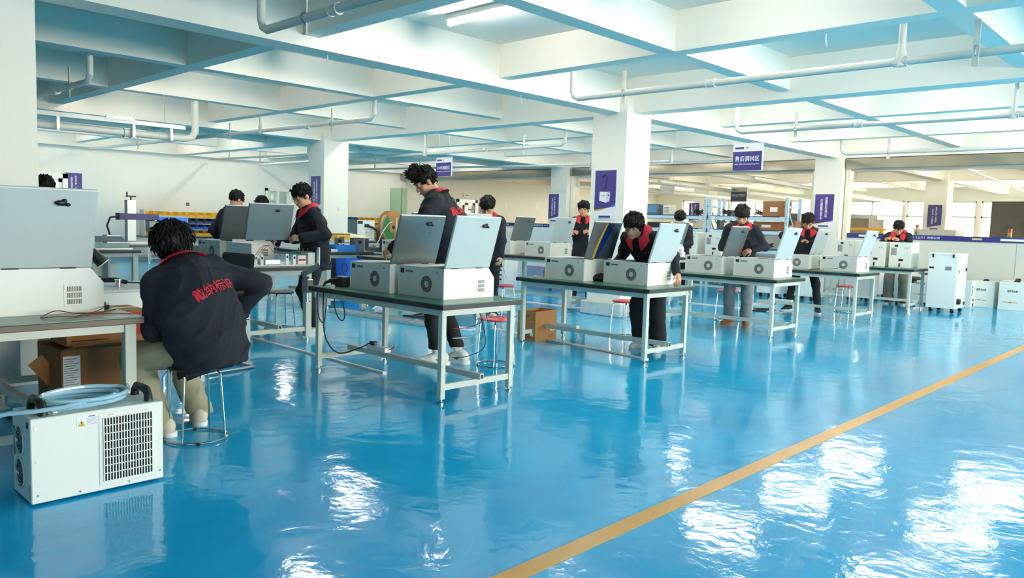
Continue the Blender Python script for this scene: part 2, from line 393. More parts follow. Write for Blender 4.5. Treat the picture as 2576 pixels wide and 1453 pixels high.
for x in (5.56, 8.29, 11.0, 16.46):
    for y in (18.75, 21.3): lamp(x, y, 'added unseen tube lamp brightening the end wall, %s coffer from left, %s from the wall' % (ORD[int((x-1.4)/2.7)], ORD[int((21.4-y)/2.5)]))  # rear lamps added only to brighten the end wall
for x in (20, 24, 28, 31):
    for y in (.6, 3.15, 5.8, 8.26, 10.9, 13.5, 16.2, 19.0): lamp(x, y, 'added tube lamp brightening the room beyond the glass, %s from the glass, %s from the aisle' % ({20: 'first', 24: 'second', 28: 'third', 31: 'fourth'}[x], ORD[int(y/2.6)]))  # extra lamps added to lift the light beyond the partition
# ---------------------------------------------------------------- ceiling pipes
def pipe(name, label, pts, r, hangers=(), couplings=(), risers=(), z_top=3.1, group='pipes under the ceiling'):
    o = thing(name, label, 'pipe', (0, 0, 0), 0, group)
    smooth_by_angle(MB().tube(pts, r, 10).build('pipe_run', PVC, o))
    for (x, y, z) in hangers:
        h = MB().box(x-.004, y-.025, z-.12, x+.004, y+.025, z_top); h.box(x-.012, y-.025, z-.12, x, y+.025, z-.116)
        hg = h.build('hanger_strap', PVC, o)
        MB().tube([(x+math.cos(a)*(r+.008), y, z+math.sin(a)*(r+.008)) for a in np.linspace(0, 2*math.pi, 15)[:-1]], .006, 6, True).build('clamp_ring', CHROME, hg)
    for (x, y, z, ax) in couplings:
        d = Vector((0, .05, 0)) if ax == 'y' else Vector((.05, 0, 0)); p = Vector((x, y, z)); cb = MB().cyl(p-d, p+d, r*1.18, n=12)
        for sgn in (-1, 1): cb.cyl(p+d*sgn*.85, p+d*sgn*1.1, r*1.32, n=12)
        cb.build('coupling', PVC, o)
    for (x, y, z, top) in risers:
        rb = MB().cyl((x, y, z), (x, y, top), r*.92, n=10); rb.cyl((x, y, z-r*1.2), (x, y, z+.09), r*1.25, n=10); rb.build('riser', PVC, o)
    return o
ZP = 2.85
def elbow_run(x, y0, y1, top):      # riser at y0 turning into a run along -Y
    return [(x, y0, top), (x, y0, ZP+.09), (x, y0-.03, ZP+.03), (x, y0-.09, ZP), (x, y1, ZP)]
pipe('ceiling_pipe', 'white drain pipe with elbow at the top, left of the big lamp', elbow_run(3.24, 6.02, -2, 3.5), .035, [(3.24, 5.35, ZP), (3.24, 2.5, ZP)], [(3.24, 4.95, ZP, 'y')])
pipe('ceiling_pipe', 'white drain pipe crossing in front of the middle column head', elbow_run(7.3, 6.05, -2, 3.5), .035, [(7.3, 5.3, ZP), (7.2, 1.75, ZP)], [(7.3, 4.2, ZP, 'y'), (7.3, 2.35, ZP, 'y')], [(7.3, 2.35, ZP, 3.4)])
pipe('ceiling_pipe', 'white drain pipe from which the after sales sign hangs', elbow_run(11.2, 5.95, -2, 3.5), .035, [(11.2, 5.0, ZP), (11.2, .8, ZP)], [(11.2, 4.1, ZP, 'y'), (11.2, 2.25, ZP, 'y')], [(11.2, 2.25, ZP, 3.4)])
pipe('ceiling_pipe', 'white drain pipe just above the steel header on the right', elbow_run(15.2, 5.85, -2, 3.5), .035, [(15.2, 5.0, ZP)], [(15.2, 4.4, ZP, 'y')])
pipe('ceiling_pipe', 'grey drain pipe ending in an elbow at the left, over the yellow bins', [(7.1, 9.75, 3.5), (7.1, 9.75, ZP+.07), (7.1, 9.85, ZP), (7.15, 22.4, 2.95)], .035, [(7.1, 10.9, ZP), (7.1, 14.4, ZP+.04), (7.12, 19.0, 2.92)], [(7.1, 11.6, ZP, 'y')], [(7.1, 13.2, ZP+.02, 3.3)])
pipe('ceiling_pipe', 'thin drain pipe on the far side of the left rear column', [(10.45, 17.0, 3.3), (10.45, 17.1, 2.88), (10.5, 22.4, 2.95)], .03, [(10.47, 19.5, 2.91)], [], [(10.5, 21.3, 2.93, 3.3)])
pipe('ceiling_pipe', 'long white pipe from which the assembly area sign hangs', [(11.4, 9.55, 3.4), (11.4, 9.6, ZP+.05), (11.4, 9.68, ZP), (12.0, 22.4, 2.9)], .035, [(11.45, 10.7, ZP), (11.7, 16.0, ZP+.03)], [(11.42, 11.8, ZP, 'y')], [(11.55, 13.9, ZP, 3.3)])
pipe('ceiling_pipe', 'thin pipe above the steel header at the far partition', [(15.5, 7.6, ZP), (15.3, 12.9, ZP), (15.0, 22.4, 2.95)], .03, [(15.3, 12.0, ZP), (15.1, 18.4, 2.9)], [], [(15.3, 9.7, ZP, 3.3), (15.05, 20.6, 2.93, 3.3)])
pipe('ceiling_pipe', 'short white pipe with elbow high beside the left column', [(3.2, 9.95, 3.5), (3.2, 9.95, ZP+.07), (3.2, 10.05, ZP), (3.2, 22.4, 2.95)], .035, [(3.2, 10.7, ZP)], [(3.2, 11.2, ZP, 'y')])
# thick air duct pipe with its cable tray, along X at the left
pipe('duct_pipe', 'thick white duct pipe below the cable tray, turning up at its end', [(-3, 12.15, 2.5), (5.25, 12.15, 2.5), (5.37, 12.15, 2.53), (5.42, 12.15, 2.62), (5.42, 12.15, 3.1)], .055, [], [(4.4, 12.15, 2.5, 'x')], group=None)
o = thing('cable_tray', 'white cable tray hung on thin rods above the thick duct pipe', 'cable tray', (0, 0, 0))
MB().box(-3, 12.0, 2.62, 5.2, 12.06, 2.68).build('rail', WHITE, o)
for x in (1.3, 2.3, 3.45, 4.45, 5.0): 
    b = MB().box(x-.02, 12.02, 2.44, x+.02, 12.05, 2.64); b.build('bracket', ALU, o)
for x in (2.6, 4.9): MB().cyl((x, 12.03, 2.68), (x, 12.03, 3.5), .004, n=6).build('hanging_rod', ZINC, o)
MB().box(4.05, 11.98, 2.66, 4.45, 12.0, 2.72).build('socket_strip', WHITE, o)
for k in range(3):
    hk = MB().tube([(x, y, z) for x, y, z in [(0, 0, 0), (0, 0, -.05), (.015, 0, -.085), (.03, 0, -.1)]], .006, 6).build('ceiling_hook', PWHITE); hk.location = [(4.5, 7.0, 3.0), (7.4, 7.0, 3.0), (7.0, 2.9, 3.11)][k]; tag(hk, ['small white hook under the main beam left of the big lamp', 'small hook under the main beam before the middle column', 'curved white hook under the beam at upper right'][k], 'hook')
# ---------------------------------------------------------------- workbenches
def bench(label, cx, cy, h=.745, w=.84, l=1.78, top=GREEN, leg=.045, mid=True, frame=CREAM, edge=RUBBER, group='workbenches in rows'):
    o = thing('workbench', label, 'workbench', (cx, cy, 0), 0, group)
    MB().box(-w/2, -l/2, h-.006, w/2, l/2, h).build('tabletop', top, o)
    MB().box(-w/2-.002, -l/2-.002, h-.042, w/2+.002, l/2+.002, h-.006, .003).build('edge_band', edge, o)
    lx, ly = w/2-.06, l/2-.07; foot = .035
    for sx in (-1, 1):
        for sy in (-1, 1):
            x0 = sx*lx-leg/2; y0 = sy*ly-leg/2
            L = MB().box(x0, y0, foot, x0+leg, y0+leg, h-.043, .003).build('leg', frame, o)
            MB().lathe([(.024, 0), (.024, .014), (.01, .018), (.01, foot)], (sx*lx, sy*ly, 0), 12).build('levelling_foot', CHROME, L)
    for sx in (-1, 1): MB().box(sx*lx-.018, -ly+leg/2, h-.092, sx*lx+.018, ly-leg/2, h-.043).build('long_apron', frame, o)
    for sy in (-1, 1):
        MB().box(-lx+leg/2, sy*ly-.018, h-.092, lx-leg/2, sy*ly+.018, h-.043).build('end_apron', frame, o)
        MB().box(-lx+leg/2, sy*ly-.014, .10, lx-leg/2, sy*ly+.014, .145).build('end_stretcher', frame, o)
    if mid:
        b = MB().box(-.02, -ly-.06, .146, .02, ly+.06, .19).build('middle_stretcher', frame, o)
        MB().box(-.013, -ly-.062, .153, .013, -ly-.058, .183).build('tube_mouth', DARK, b)
    return o
bench('green-topped workbench at the far left behind the white chiller', 1.33, 5.5, leg=.062, edge=mat('worn_brown_edge', (78, 66, 50), .4, vary=.5, scale=9))
bench('green-topped workbench with the tall man in white trainers behind it', 4.08, 5.06)
bench('green-topped workbench with small orange cartons, before the middle column', 6.72, 5.06)
bench('green-topped workbench at which the man in grey jeans stands', 9.48, 5.06)
bench('green-topped workbench before the man in black trousers and black trainers', 12.25, 5.06)
bench('green-topped workbench carrying two tall white purifiers, beside the tower cabinet', 14.92, 5.1)
H2 = .81
bench('higher workbench with thick cream legs, holding the opened-up machine', 4.2, 8.27, H2, top=GREYMAT, leg=.07, group='workbenches in the second row')
bench('higher workbench just behind the tall man, under two raised lids', 6.92, 8.42, H2, top=GREYMAT, leg=.07, group='workbenches in the second row')
bench('higher workbench beside the middle column, two machines on it', 9.72, 8.5, H2, top=GREYMAT, leg=.07, group='workbenches in the second row')
bench('higher workbench with a small white carton and yellow box on its corner', 12.32, 8.32, H2, top=GREYMAT, leg=.06, group='workbenches in the second row')
bench('higher workbench carrying white purifiers in front of the blue rack', 14.35, 8.2, H2, top=GREYMAT, leg=.06, group='workbenches in the second row')
bench('higher workbench with the light blue tray, near the left rear column', 6.78, 10.75, H2+.02, top=GREYMAT, leg=.07, group='workbenches in the third row')
bench('higher workbench with the desktop marking head and grey boxes at left', 3.82, 12.25, H2, top=GREYMAT, leg=.07, l=2.0, group='workbenches in the third row')
bench('higher workbench holding the grey upright power case behind the tray bench', 10.95, 16.0, H2, top=GREYMAT, leg=.06, group='workbenches in the third row')
bench('higher workbench at the far right holding one white purifier behind the front row', 16.25, 6.15, .745, w=.8, l=1.0, top=GREYMAT, leg=.05, group='workbenches in the second row')
bench('long bench of component bins against the white end wall', 9.4, 21.6, .7, w=2.6, l=1.2, top=GREYMAT, leg=.06, mid=False, group='workbenches in the third row')
bench('bench of yellow component bins against the end wall, right of the column', 15.4, 21.6, .7, w=2.4, l=1.2, top=GREYMAT, leg=.06, mid=False, group='workbenches in the third row')
# ---------------------------------------------------------------- marking machines with raised lids
LIDG = mat('lid_grey_paint', (196, 203, 202), .3, vary=.03, scale=5)
LIDS = mat('lid_bare_steel', (136, 140, 138), .3, .5, vary=.06, scale=9)
MW, ML, MH = .54, .56, .235
SLOTM = mat('slot_dark', (26, 28, 30), .7)
def machine(name='marking_machine', lidm=LIDG):
    o = thing(name, 'machine', 'machine')
    prof = [(0, 0), (MW, 0), (MW, .155), (.475, MH), (0, MH)]
    MB().prism(prof, 0, .01, 'y').build('side_panel', WHITE, o); MB().prism(prof, ML-.01, ML, 'y').build('side_panel', WHITE, o)
    bp = MB().box(0, .0101, 0, .01, ML-.0101, MH, .001).build('rear_panel', GREYW, o)  # same paint as the sides; shade on this face put in as grey
    MB().box(.0101, .0101, 0, MW, ML-.0101, .01).build('base_plate', WHITE, o)
    MB().box(MW-.01, .0101, .0101, MW, ML-.0101, .155).build('front_panel', WHITE, o)
    a = Vector((MW, 0, .155)); b = Vector((.475, 0, MH)); d = (b-a).normalized(); nrm = Vector((d.z, 0, -d.x))
    MB().add([a+Vector((0, .0101, 0)), a+Vector((0, ML-.0101, 0)), b+Vector((0, ML-.0101, 0)), b+Vector((0, .0101, 0)), a-nrm*.01+Vector((0, .0101, 0)), a-nrm*.01+Vector((0, ML-.0101, 0)), b-nrm*.01+Vector((0, ML-.0101, 0)), b-nrm*.01+Vector((0, .0101, 0))],
        [(0,1,2,3),(7,6,5,4),(0,4,5,1),(1,5,6,2),(2,6,7,3),(3,7,4,0)]).build('sloped_panel', WHITE, o)
    MB().box(.0101, ML-.12, MH-.012, .47, ML-.0101, MH).build('top_flange', WHITE, o)
    MB().box(.02, .02, .12, .5, ML-.13, .13).build('inner_deck', DARK, o)
    MB().box(.3, .2, .131, .46, .36, .2, .004).build('galvo_module', GREYW, o)
    MB().box(.06, .1, .131, .2, .34, .19, .004).build('power_supply', ZINC, o)
    # radial fan openings on the rear panel (faces -X)
    cy, cz, R = .205, .105, .066; fb = MB()
    for k in range(28):
        t = 2*math.pi*k/28; M = Matrix.Translation((-.0008, cy, cz)) @ Matrix.Rotation(t, 4, 'X')
        fb.add([(0, -.0022, .026), (0, .0022, .026), (0, .0046, R), (0, -.0046, R)], [(0, 1, 2, 3)], M)
    f = fb.build('fan_slots', SLOTM, bp); f['kind'] = 'stuff'
    MB().cyl((-.0006, cy, cz), (.002, cy, cz), .022, n=16).build('fan_hub', GREYW, bp)
    sk = MB().box(-.004, ML-.075, MH-.058, .002, ML-.03, MH-.02, .006).build('power_socket', BLACK, bp)
    MB().box(-.006, ML-.062, MH-.046, -.003, ML-.043, MH-.033, .003).build('socket_insert', DARK, bp) 
    MB().box(-.0012, ML-.19, MH-.05, .001, ML-.095, MH-.03).build('rating_plate', SLABEL, bp)
    s = MB(); 
    for k in range(7): s.box(-.0016, ML-.186+k*.0125, MH-.046, -.001, ML-.178+k*.0125, MH-.036+.003*(k%2))
    q = s.build('plate_print', INK, bp); q['kind'] = 'stuff'
    MB().cyl((-.003, .08, MH-.035), (.001, .08, MH-.035), .005, n=8).build('key_lock', DARK, bp)
    MB().box(-.002, .004, MH-.02, .002, .02, MH-.014).build('rear_clip', CHROME, bp)
    # side vent on the near panel (faces -Y)
    v = MB().box(.345, -.0025, .035, .445, .001, .15, .001).build('vent_cover', WHITE, o); vb = MB()
    for r in range(3):
        for k in range(9): vb.box(.361+k*.0079, -.0032, .047+r*.033, .3655+k*.0079, -.0022, .073+r*.033)
    q = vb.build('vent_slots', mat('vent_brown', (110, 100, 90), .6), v); q['kind'] = 'stuff'
    # lid, hinged on the near long edge and leaning past the vertical
    tilt = math.radians(17.5); M = Matrix.Translation((.005, .004, MH+.006)) @ Matrix.Rotation(tilt, 4, 'X')
    lid = MB().box(0, -.012, 0, .475, .012, .42, .004, M).build('lid', lidm, o)
    MB().box(.002, -.0125, .413, .473, .0125, .4215, .003, M).build('lid_edge_highlight', WHITE, lid)  # top edge of the lid, its highlight put in as white
    lb = MB().ball((.30, -.022, .352), 1, 12, 8, (.026, .012, .014), M); lb.ball((.318, -.02, .362), 1, 10, 6, (.012, .01, .012), M); lb.ball((.332, -.026, .345), 1, 10, 6, (.014, .01, .009), M)
    lb.cyl((.305, -.03, .35), (.305, 0, .35), .012, n=10, M=M); smooth_by_angle(lb.build('lid_latch', BLACK, lid))
    for x0 in (.07, .33): MB().box(x0, -.006, MH-.002, x0+.075, .012, MH+.008, .002).build('hinge', SLOTM, o)
    return o
MP = machine(); MP2 = machine('marking_machine', LIDS)
def place(proto, x, y, z, label, sc=1.0, lid=True, rz=0, group='marking machines with raised lids'):
    r = dup(proto, (x, y, z), rz, label, group, () if lid else ('lid',)); r.scale = (sc, sc, sc); return r
T = .745
def first(o, x, y, z, label):
    o.location = (x, y, z); o['label'] = label; o['group'] = 'marking machines with raised lids'
first(MP, 3.90, 4.44, T, 'white machine with clean grey raised lid, nearer of two before the tall man')
first(MP2, 3.86, 5.06, T, 'machine with scratched dull metal lid, beside the tall man')
place(MP, 1.05, 4.97, T, 'white machine with big blue-grey lid at the left edge, above the cardboard boxes', 1.12)
place(MP, 6.66, 4.44, T, 'machine with pale lid before the man leaning on the bench')
T2B = place(MP2, 6.50, 5.14, T, 'machine whose raised lid bears a blue and yellow print')
place(MP, 9.40, 4.37, T, 'machine to the right of the man in grey jeans, nearer one on his bench')
place(MP2, 9.40, 5.1, T, 'machine with dull lid left of the man in grey jeans')
place(MP, 12.22, 4.36, T, 'nearer machine on the bench before the man in black trousers')
place(MP, 12.22, 5.1, T, 'machine whose lid half hides the man in black trousers')
place(MP2, 4.07, 8.5, H2, 'machine with dark brushed lid behind the seated man, left of the opened one', 1.0)
place(MP2, 9.42, 9.05, H2, 'machine with brown-grey brushed lid left of the middle column')
place(MP, 9.45, 8.18, H2, 'machine with teal-grey lid partly hidden by the middle column')
place(MP, 6.97, 7.64, H2, 'machine behind the tall man, its lid top showing at his right shoulder')
place(MP2, 6.85, 8.62, H2, 'machine behind the tall man, its lid top showing left of his chest')
place(MP2, 12.05, 7.62, H2, 'machine in front of the man with a centre parting, lid just above another')
# print on the lid of the second machine of the middle bench
tilt = math.radians(17.5); LM = Matrix.Translation((.005, .004, MH+.006)) @ Matrix.Rotation(tilt, 4, 'X')
lid = [c for c in T2B.children if c.name.startswith('lid')][0]
def lidprint(name, poly, m, off=-.0128):
    MB().add([(x, off, z) for x, z in poly], [tuple(range(len(poly)))], LM).build(name, m, lid, fix=False)
c1 = [(.105+.10*(z/.42)**1.7, z) for z in np.linspace(.012, .405, 14)]; c2 = [(.145+.085*(z/.42)**1.6, z) for z in np.linspace(.405, .012, 14)]
lidprint('yellow_swoosh', c1+c2, YELLOW)
c3 = [(.146+.086*(z/.42)**1.6, z) for z in np.linspace(.012, .405, 14)]; c4 = [(.19+.16*(z/.42)**.9, z) for z in np.linspace(.405, .012, 14)]
lidprint('blue_band', c3+c4, mat('lid_deep_blue', (20, 48, 122), .3))
c5 = [(x+.0005, z) for x, z in c4[::-1]]
lidprint('teal_field', c5+[(.468, .405), (.468, .012)], mat('lid_dark_teal', (58, 80, 88), .3), -.0124)
text('lid_lettering', '戴纳标识', .022, tuple(LM @ Vector((.385, -.0135, .12))), tuple(LM.to_3x3() @ Vector((0, 0, 1))), tuple(LM.to_3x3() @ Vector((-1, 0, 0))), mat('lid_print_dark', (38, 52, 60), .4), lid, w=.12)
lidprint('print_bar', [(.40, .22), (.42, .22), (.42, .36), (.40, .36)], mat('lid_print_dark', (38, 52, 60), .4), -.0134)
# scratches on the lid beside the tall man
lid2 = [c for c in MP2.children if c.name.startswith('lid')][0]
sb = MB()
for k in range(22):
    x = .30+random.gauss(0, .05); z = .27+random.gauss(0, .03); a = random.uniform(-.9, .3); L = random.uniform(.004, .02)
    sb.add([(x, -.0128, z), (x+L*math.cos(a), -.0128, z+L*math.sin(a)), (x+L*math.cos(a), -.0128, z+L*math.sin(a)+.003), (x, -.0128, z+.0015)], [(0, 1, 2, 3)], LM)
q = sb.build('scratches', mat('scratch_dark', (40, 60, 62), .5), lid2, fix=False); q['kind'] = 'stuff'

# the opened machine on the second-row bench
o = thing('opened_machine', 'machine with open side showing white supply boxes inside, behind the office chair', 'machine', (3.93, 7.5, H2))
MB().box(0, .0, 0, .82, .56, .012, .002).build('base_plate', WHITE, o)
MB().prism([(.06, .0), (.55, .0), (.55, .2), (.49, .27), (.06, .27)], .53, .545, 'y').build('inner_wall', WHITE, o)
bp = MB().box(0, 0, .0121, .012, .56, .24).build('rear_panel', GREYW, o)  # greyer than the white parts to paint in this face's shade
MB().box(.806, .0, .0121, .82, .05, .20).build('front_post', WHITE, o)
v = MB().box(.40, .522, .07, .48, .53, .17).build('vent_cover', WHITE, o); vb = MB()
for r in range(3):
    for k in range(6): vb.box(.41+k*.0105, .5205, .08+r*.028, .416+k*.0105, .5225, .102+r*.028)
q = vb.build('vent_slots', SLOTM, v); q['kind'] = 'stuff'
for k, (x, y, w, d, h) in enumerate([(.06, .04, .03, .02, .12), (.12, .03, .035, .02, .12), (.42, .04, .035, .02, .13), (.50, .03, .035, .02, .12)]):
    br = MB().box(x, y, .0121, x+w, y+d, h, .002).build('mounting_bracket', WHITE, o)
    MB().box(x+.008, y-.0015, h-.045, x+w-.008, y+.001, h-.02).build('bracket_slot', SLOTM, br)
MB().box(.20, .08, .0121, .38, .28, .065, .004).build('supply_unit', ZINC, o)
MB().box(.58, .06, .0121, .68, .2, .11, .003).build('white_module', WHITE, o); MB().box(.70, .05, .0121, .79, .2, .14, .003).build('white_module', WHITE, o)
MB().box(.59, .058, .05, .67, .06, .07).build('module_print', REDINK, o)
MB().box(.60, .1, .145, .79, .24, .15).build('circuit_board', PCB, o)
cb = MB()
for k in range(12): cb.box(.61+.014*k, .11+.02*(k%4), .15, .62+.014*k, .125+.02*(k%4), .16+.012*((k*7)%3))
q = cb.build('board_components', DARK, o); q['kind'] = 'stuff'
for k in range(3):
    MB().tube([(.1+.05*k+.25*t, .12+.04*k, .1+.12*math.sin(math.pi*t)) for t in np.linspace(0, 1, 12)], .003, 5).build('red_wire', mat('dull_red_wire', (140, 60, 44), .5), o)
M = Matrix.Translation((.03, .2, .275)) @ Matrix.Rotation(math.radians(14), 4, 'X')
lid = MB().box(0, -.012, 0, .52, .012, .40, .004, M).build('lid', LIDS, o)
MB().box(.002, -.0125, .393, .518, .0125, .4015, .003, M).build('lid_edge_highlight', WHITE, lid)  # white strip paints the highlight on this lid's top edge
smooth_by_angle(MB().ball((.33, -.022, .33), 1, 12, 8, (.028, .012, .015), M).cyl((.33, -.03, .33), (.33, 0, .33), .012, n=10, M=M).build('lid_latch', BLACK, lid))
MB().box(.28, .2, .262, .36, .215, .275).build('hinge', SLOTM, o); MB().box(.05, .2, .262, .13, .215, .275).build('hinge', SLOTM, o)
# ---------------------------------------------------------------- stools
def stool(label, x, y, m, group='round stools', rz=.4):
    o = thing('stool', label, 'stool', (x, y, 0), rz, group)
    s = smooth_by_angle(MB().lathe([(.001, .428), (.15, .428), (.162, .436), (.162, .444), (.15, .452), (.001, .455)], n=28).build('seat', m, o))
    for k in range(5):
        a = 2*math.pi*k/5; MB().cyl((.06*math.cos(a), .06*math.sin(a), .4548), (.06*math.cos(a), .06*math.sin(a), .4565), .012, n=10).build('seat_dimple', mat('seat_hole_'+m.name, (120, 16, 28) if m is REDP else (10, 10, 11), .5), s)
    for k in range(4):
        a = math.pi/2*k+.3; c_, s_ = math.cos(a), math.sin(a)
        MB().tube([(.06*c_, .06*s_, .424), (.125*c_, .125*s_, .42), (.148*c_, .148*s_, .40), (.16*c_, .16*s_, .25), (.178*c_, .178*s_, .012)], .0065, 8).build('leg', CHROME, o)
        MB().box(-.012, -.008, 0, .012, .008, .016, .003, Matrix.Translation((.178*math.cos(a+.5), .178*math.sin(a+.5), 0)) @ Matrix.Rotation(a+.5+math.pi/2, 4, 'Z')).build('ring_foot', BLACK, o)
    smooth_by_angle(MB().tube([(.178*math.cos(t), .178*math.sin(t), .01) for t in np.linspace(0, 2*math.pi, 33)[:-1]], .0065, 8, True).build('base_ring', CHROME, o))
    return o
BSEAT = mat('black_seat', (26, 27, 29), .4)
stool('chrome stool with black seat that the crouching man in the foreground sits on', 2.01, 4.51, BSEAT)
stool('red-topped stool right of the tall man, under his bench end', 5.15, 5.1, REDP)
stool('red-topped stool beside the leaning man, before the middle column', 7.72, 5.45, REDP)
stool('red-topped stool under the raised heel of the bench with two second-row machines', 7.95, 7.75, REDP)
stool('red-topped stool hidden between the legs of the man in grey jeans', 10.45, 5.55, REDP)
stool('red-topped stool under the bench end nearest the tower cabinet', 13.45, 4.95, REDP)
stool('black-topped stool left of the standing man in white trainers', 4.75, 8.35, BSEAT)
# ---------------------------------------------------------------- posters and signs (local x = right, z = up, front at -y)
RZX = -math.pi/2
def flat(name, poly, m, p, off):
    n = len(poly); b = MB().add([(x, -off, z) for x, z in poly]+[(x, -off+.0012, z) for x, z in poly], [tuple(range(n)), tuple(range(2*n-1, n-1, -1))]+[(i, n+i, n+(i+1)%n, (i+1)%n) for i in range(n)])
    return b.build(name, m, p)
def poster(label, loc, rz, w, h, colA, colB, pic=False):
    o = thing('poster', label, 'poster', loc, rz, None if pic else 'purple slogan posters')
    MB().box(-w/2, -.008, -h, w/2, 0, 0, .001).build('board', PWHITE, o)
    n = 12; m_ = .015*w/.4; hb = h*.80 if pic else h*.86
    def cy(t, a, b): return -(a+(b-a)*t**1.8)     # swoosh from left (low) to right (high)
    xs = [-w/2+m_+(w-2*m_)*i/n for i in range(n+1)]
    low = [(x, cy(i/n, hb, hb-.12*h)) for i, x in enumerate(xs)]
    flat('purple_field', [(xs[0], -m_), *[(x, z) for x, z in low], (xs[-1], -m_)], PURPLE, o, .0095)
    k = int(n*.75)
    flat('yellow_curve', [(x, z) for x, z in low[:k+1]]+[(x, z-.03*h*(1-i/k)**.6-.002) for i, (x, z) in list(enumerate(low[:k+1]))[::-1]], YELLOW, o, .0105)
    flat('blue_curve', [(x, z) for x, z in low[k-3:]]+[(x, z-.045*h*(i/(n-k+3))) for i, (x, z) in list(enumerate(low[k-3:]))[::-1]], BLUEP, o, .0108)
    MB().box(-w*.25, -.0115, -h*.955, w*.25, -.009, -h*.915, 0).build('logo_bar', PURPLE, o)
    if colA: text('slogan', colA, h*.60, (w*.10, -.0105, -h*.40), (1, 0, 0), (0, 0, 1), WINK, o, w=w*.13, vertical=True)
    if colB: text('slogan', colB, h*.60, (-w*.13, -.0105, -h*.46), (1, 0, 0), (0, 0, 1), WINK, o, w=w*.13, vertical=True)
    if pic:
        c = MB(); hose = [(-.03*w, -.435*h), (-.015*w, -.35*h), (.03*w, -.27*h), (.075*w, -.2*h), (.07*w, -.145*h), (.01*w, -.115*h), (-.07*w, -.12*h), (-.14*w, -.15*h)]
        c.tube([(x, -.0115, z) for x, z in hose], [.02*w]*6+[.022*w, .045*w], 8)
        q = c.build('pictured_hose', INK, o); 
        flat('pictured_purifier', [(-.24*w, -.44*h), (.06*w, -.445*h), (.05*w, -.66*h), (-.25*w, -.62*h)], PWHITE, o, .0105)
        flat('pictured_side', [(.061*w, -.445*h), (.22*w, -.445*h), (.205*w, -.63*h), (.051*w, -.66*h)], mat('picture_grey', (208, 208, 222), .4), o, .0105)
        text('picture_lettering', '烟雾净化器', .018*h, (-.1*w, -.011, -.52*h), (1, 0, 0), (0, 0, 1), INK, o, w=.17*w)
        flat('pictured_port', [(.13*w, -.5*h), (.18*w, -.5*h), (.18*w, -.525*h), (.13*w, -.525*h)], INK, o, .0112); flat('pictured_latch', [(.15*w, -.455*h), (.18*w, -.455*h), (.18*w, -.475*h), (.15*w, -.475*h)], INK, o, .0112)
        text('maker_line', '戴纳标识技术有限公司', .014*h, (0, -.0095, -.976*h), (1, 0, 0), (0, 0, 1), INK, o, w=.5*w)
    return o
poster('purple poster of a white fume purifier with a curved black hose, on the column', (9.338, 7.035, 2.18), RZX, .42, .75, None, None, True)
poster('purple slogan poster on the column behind the man in black trousers', (17.518, 7.05, 2.21), RZX, .46, .78, list('质量意识在我心中'), list('产品质量在我手中'))
poster('narrow purple slogan poster on the column left of the grey-hooded man', (17.518, 15.09, 2.24), RZX, .42, .86, list('生产高质量的产品'), list('重于谋取最大利益'))
poster('purple slogan poster on the left rear column behind the man in white trainers', (9.338, 14.93, 2.25), RZX, .42, .80, list('合理规范摆放'), list('安全高效生产'))
poster('purple slogan poster on the end wall beside the glazed double door', (6.83, 22.598, 2.32), 0, .42, .78, list('安全生产人人管'), list('事故隐患处处防'))
poster('purple slogan poster on the wall beyond the glazed partition, beside its door', (21.85, 22.598, 2.3), 0, .42, .78, list('安全第一'), list('预防为主'))
poster('purple slogan poster on the column beyond the glass, right of the bent-over man', (25.698, 7.0, 2.27), RZX, .42, .78, list('事故出于麻痹'), list('安全来于警惕'))
poster('purple slogan poster beyond the glass, left of the blue rack upright', (25.698, 15.2, 2.3), RZX, .46, .78, list('精心精益求精'), list('人人用心品质'))
def hang_sign(label, x, y, z, w, h, big, small, drop, m=PURPLE, group='hanging area signs'):
    o = thing('area_sign', label, 'sign', (x, y, z), RZX, group)
    MB().box(-w/2, -.012, -h, w/2, .012, 0, .001).build('board', PWHITE, o)
    flat('purple_field', [(-w/2+.004, -h+.004), (w/2-.012, -h+.004), (w/2-.012, -h*.30), (-w/2+.004, -h*.30)], m, o, .0135)
    flat('logo_bar', [(-w*.43, -h*.21), (-w*.13, -h*.21), (-w*.13, -h*.14), (-w*.43, -h*.14)], PURPLE, o, .0135)
    flat('logo_mark', [(-w*.07, -h*.2), (w*.0, -h*.2), (w*.04, -h*.17), (w*.0, -h*.14), (-w*.06, -h*.14)], mat('logo_orange', (222, 150, 50), .4), o, .0135)
    text('area_name', big, h*.19, (-w*.01, -.0138, -h*.56), (1, 0, 0), (0, 0, 1), WINK, o, w=w*.82, depth=.001)
    if small: text('area_name_english', small, h*.065, (-w*.01, -.0138, -h*.76), (1, 0, 0), (0, 0, 1), WINK, o, w=w*.84, depth=.001)
    for sx in (-1, 1): MB().tube([(sx*w*.32, -.014, -h*.06), (sx*w*.32, 0, .0), (sx*w*.32, 0, drop)], .0025, 5).build('hanging_wire', ZINC, o)
    return o
hang_sign('hanging white and purple sign reading After Sales Commissioning Area', 11.15, 5.71, 2.67, .49, .42, '售后调试区', 'After Sales Commissioning Area', .17)
hang_sign('hanging white and purple sign reading UV Machine Assembly Area', 11.72, 13.42, 2.79, .53, .44, 'UV机装配区', 'UV Machine Assembly Area', .73)
hang_sign('small grey-purple hanging area sign beyond the glass, above the blue rack', 22.5, 11.75, 2.66, .55, .45, '激光打样区', '', .86, mat('far_sign_purple', (84, 84, 122), .4))
o = thing('blank_sign', 'blank white hanging board seen from behind beyond the glass', 'sign', (20.2, 12.9, 2.78), RZX); MB().box(-.25, -.01, -.42, .25, .01, 0).build('board', PWHITE, o)
for sx in (-1, 1): MB().cyl((sx*.2, 0, 0), (sx*.2, 0, .74), .004, n=6).build('hanging_wire', ZINC, o)
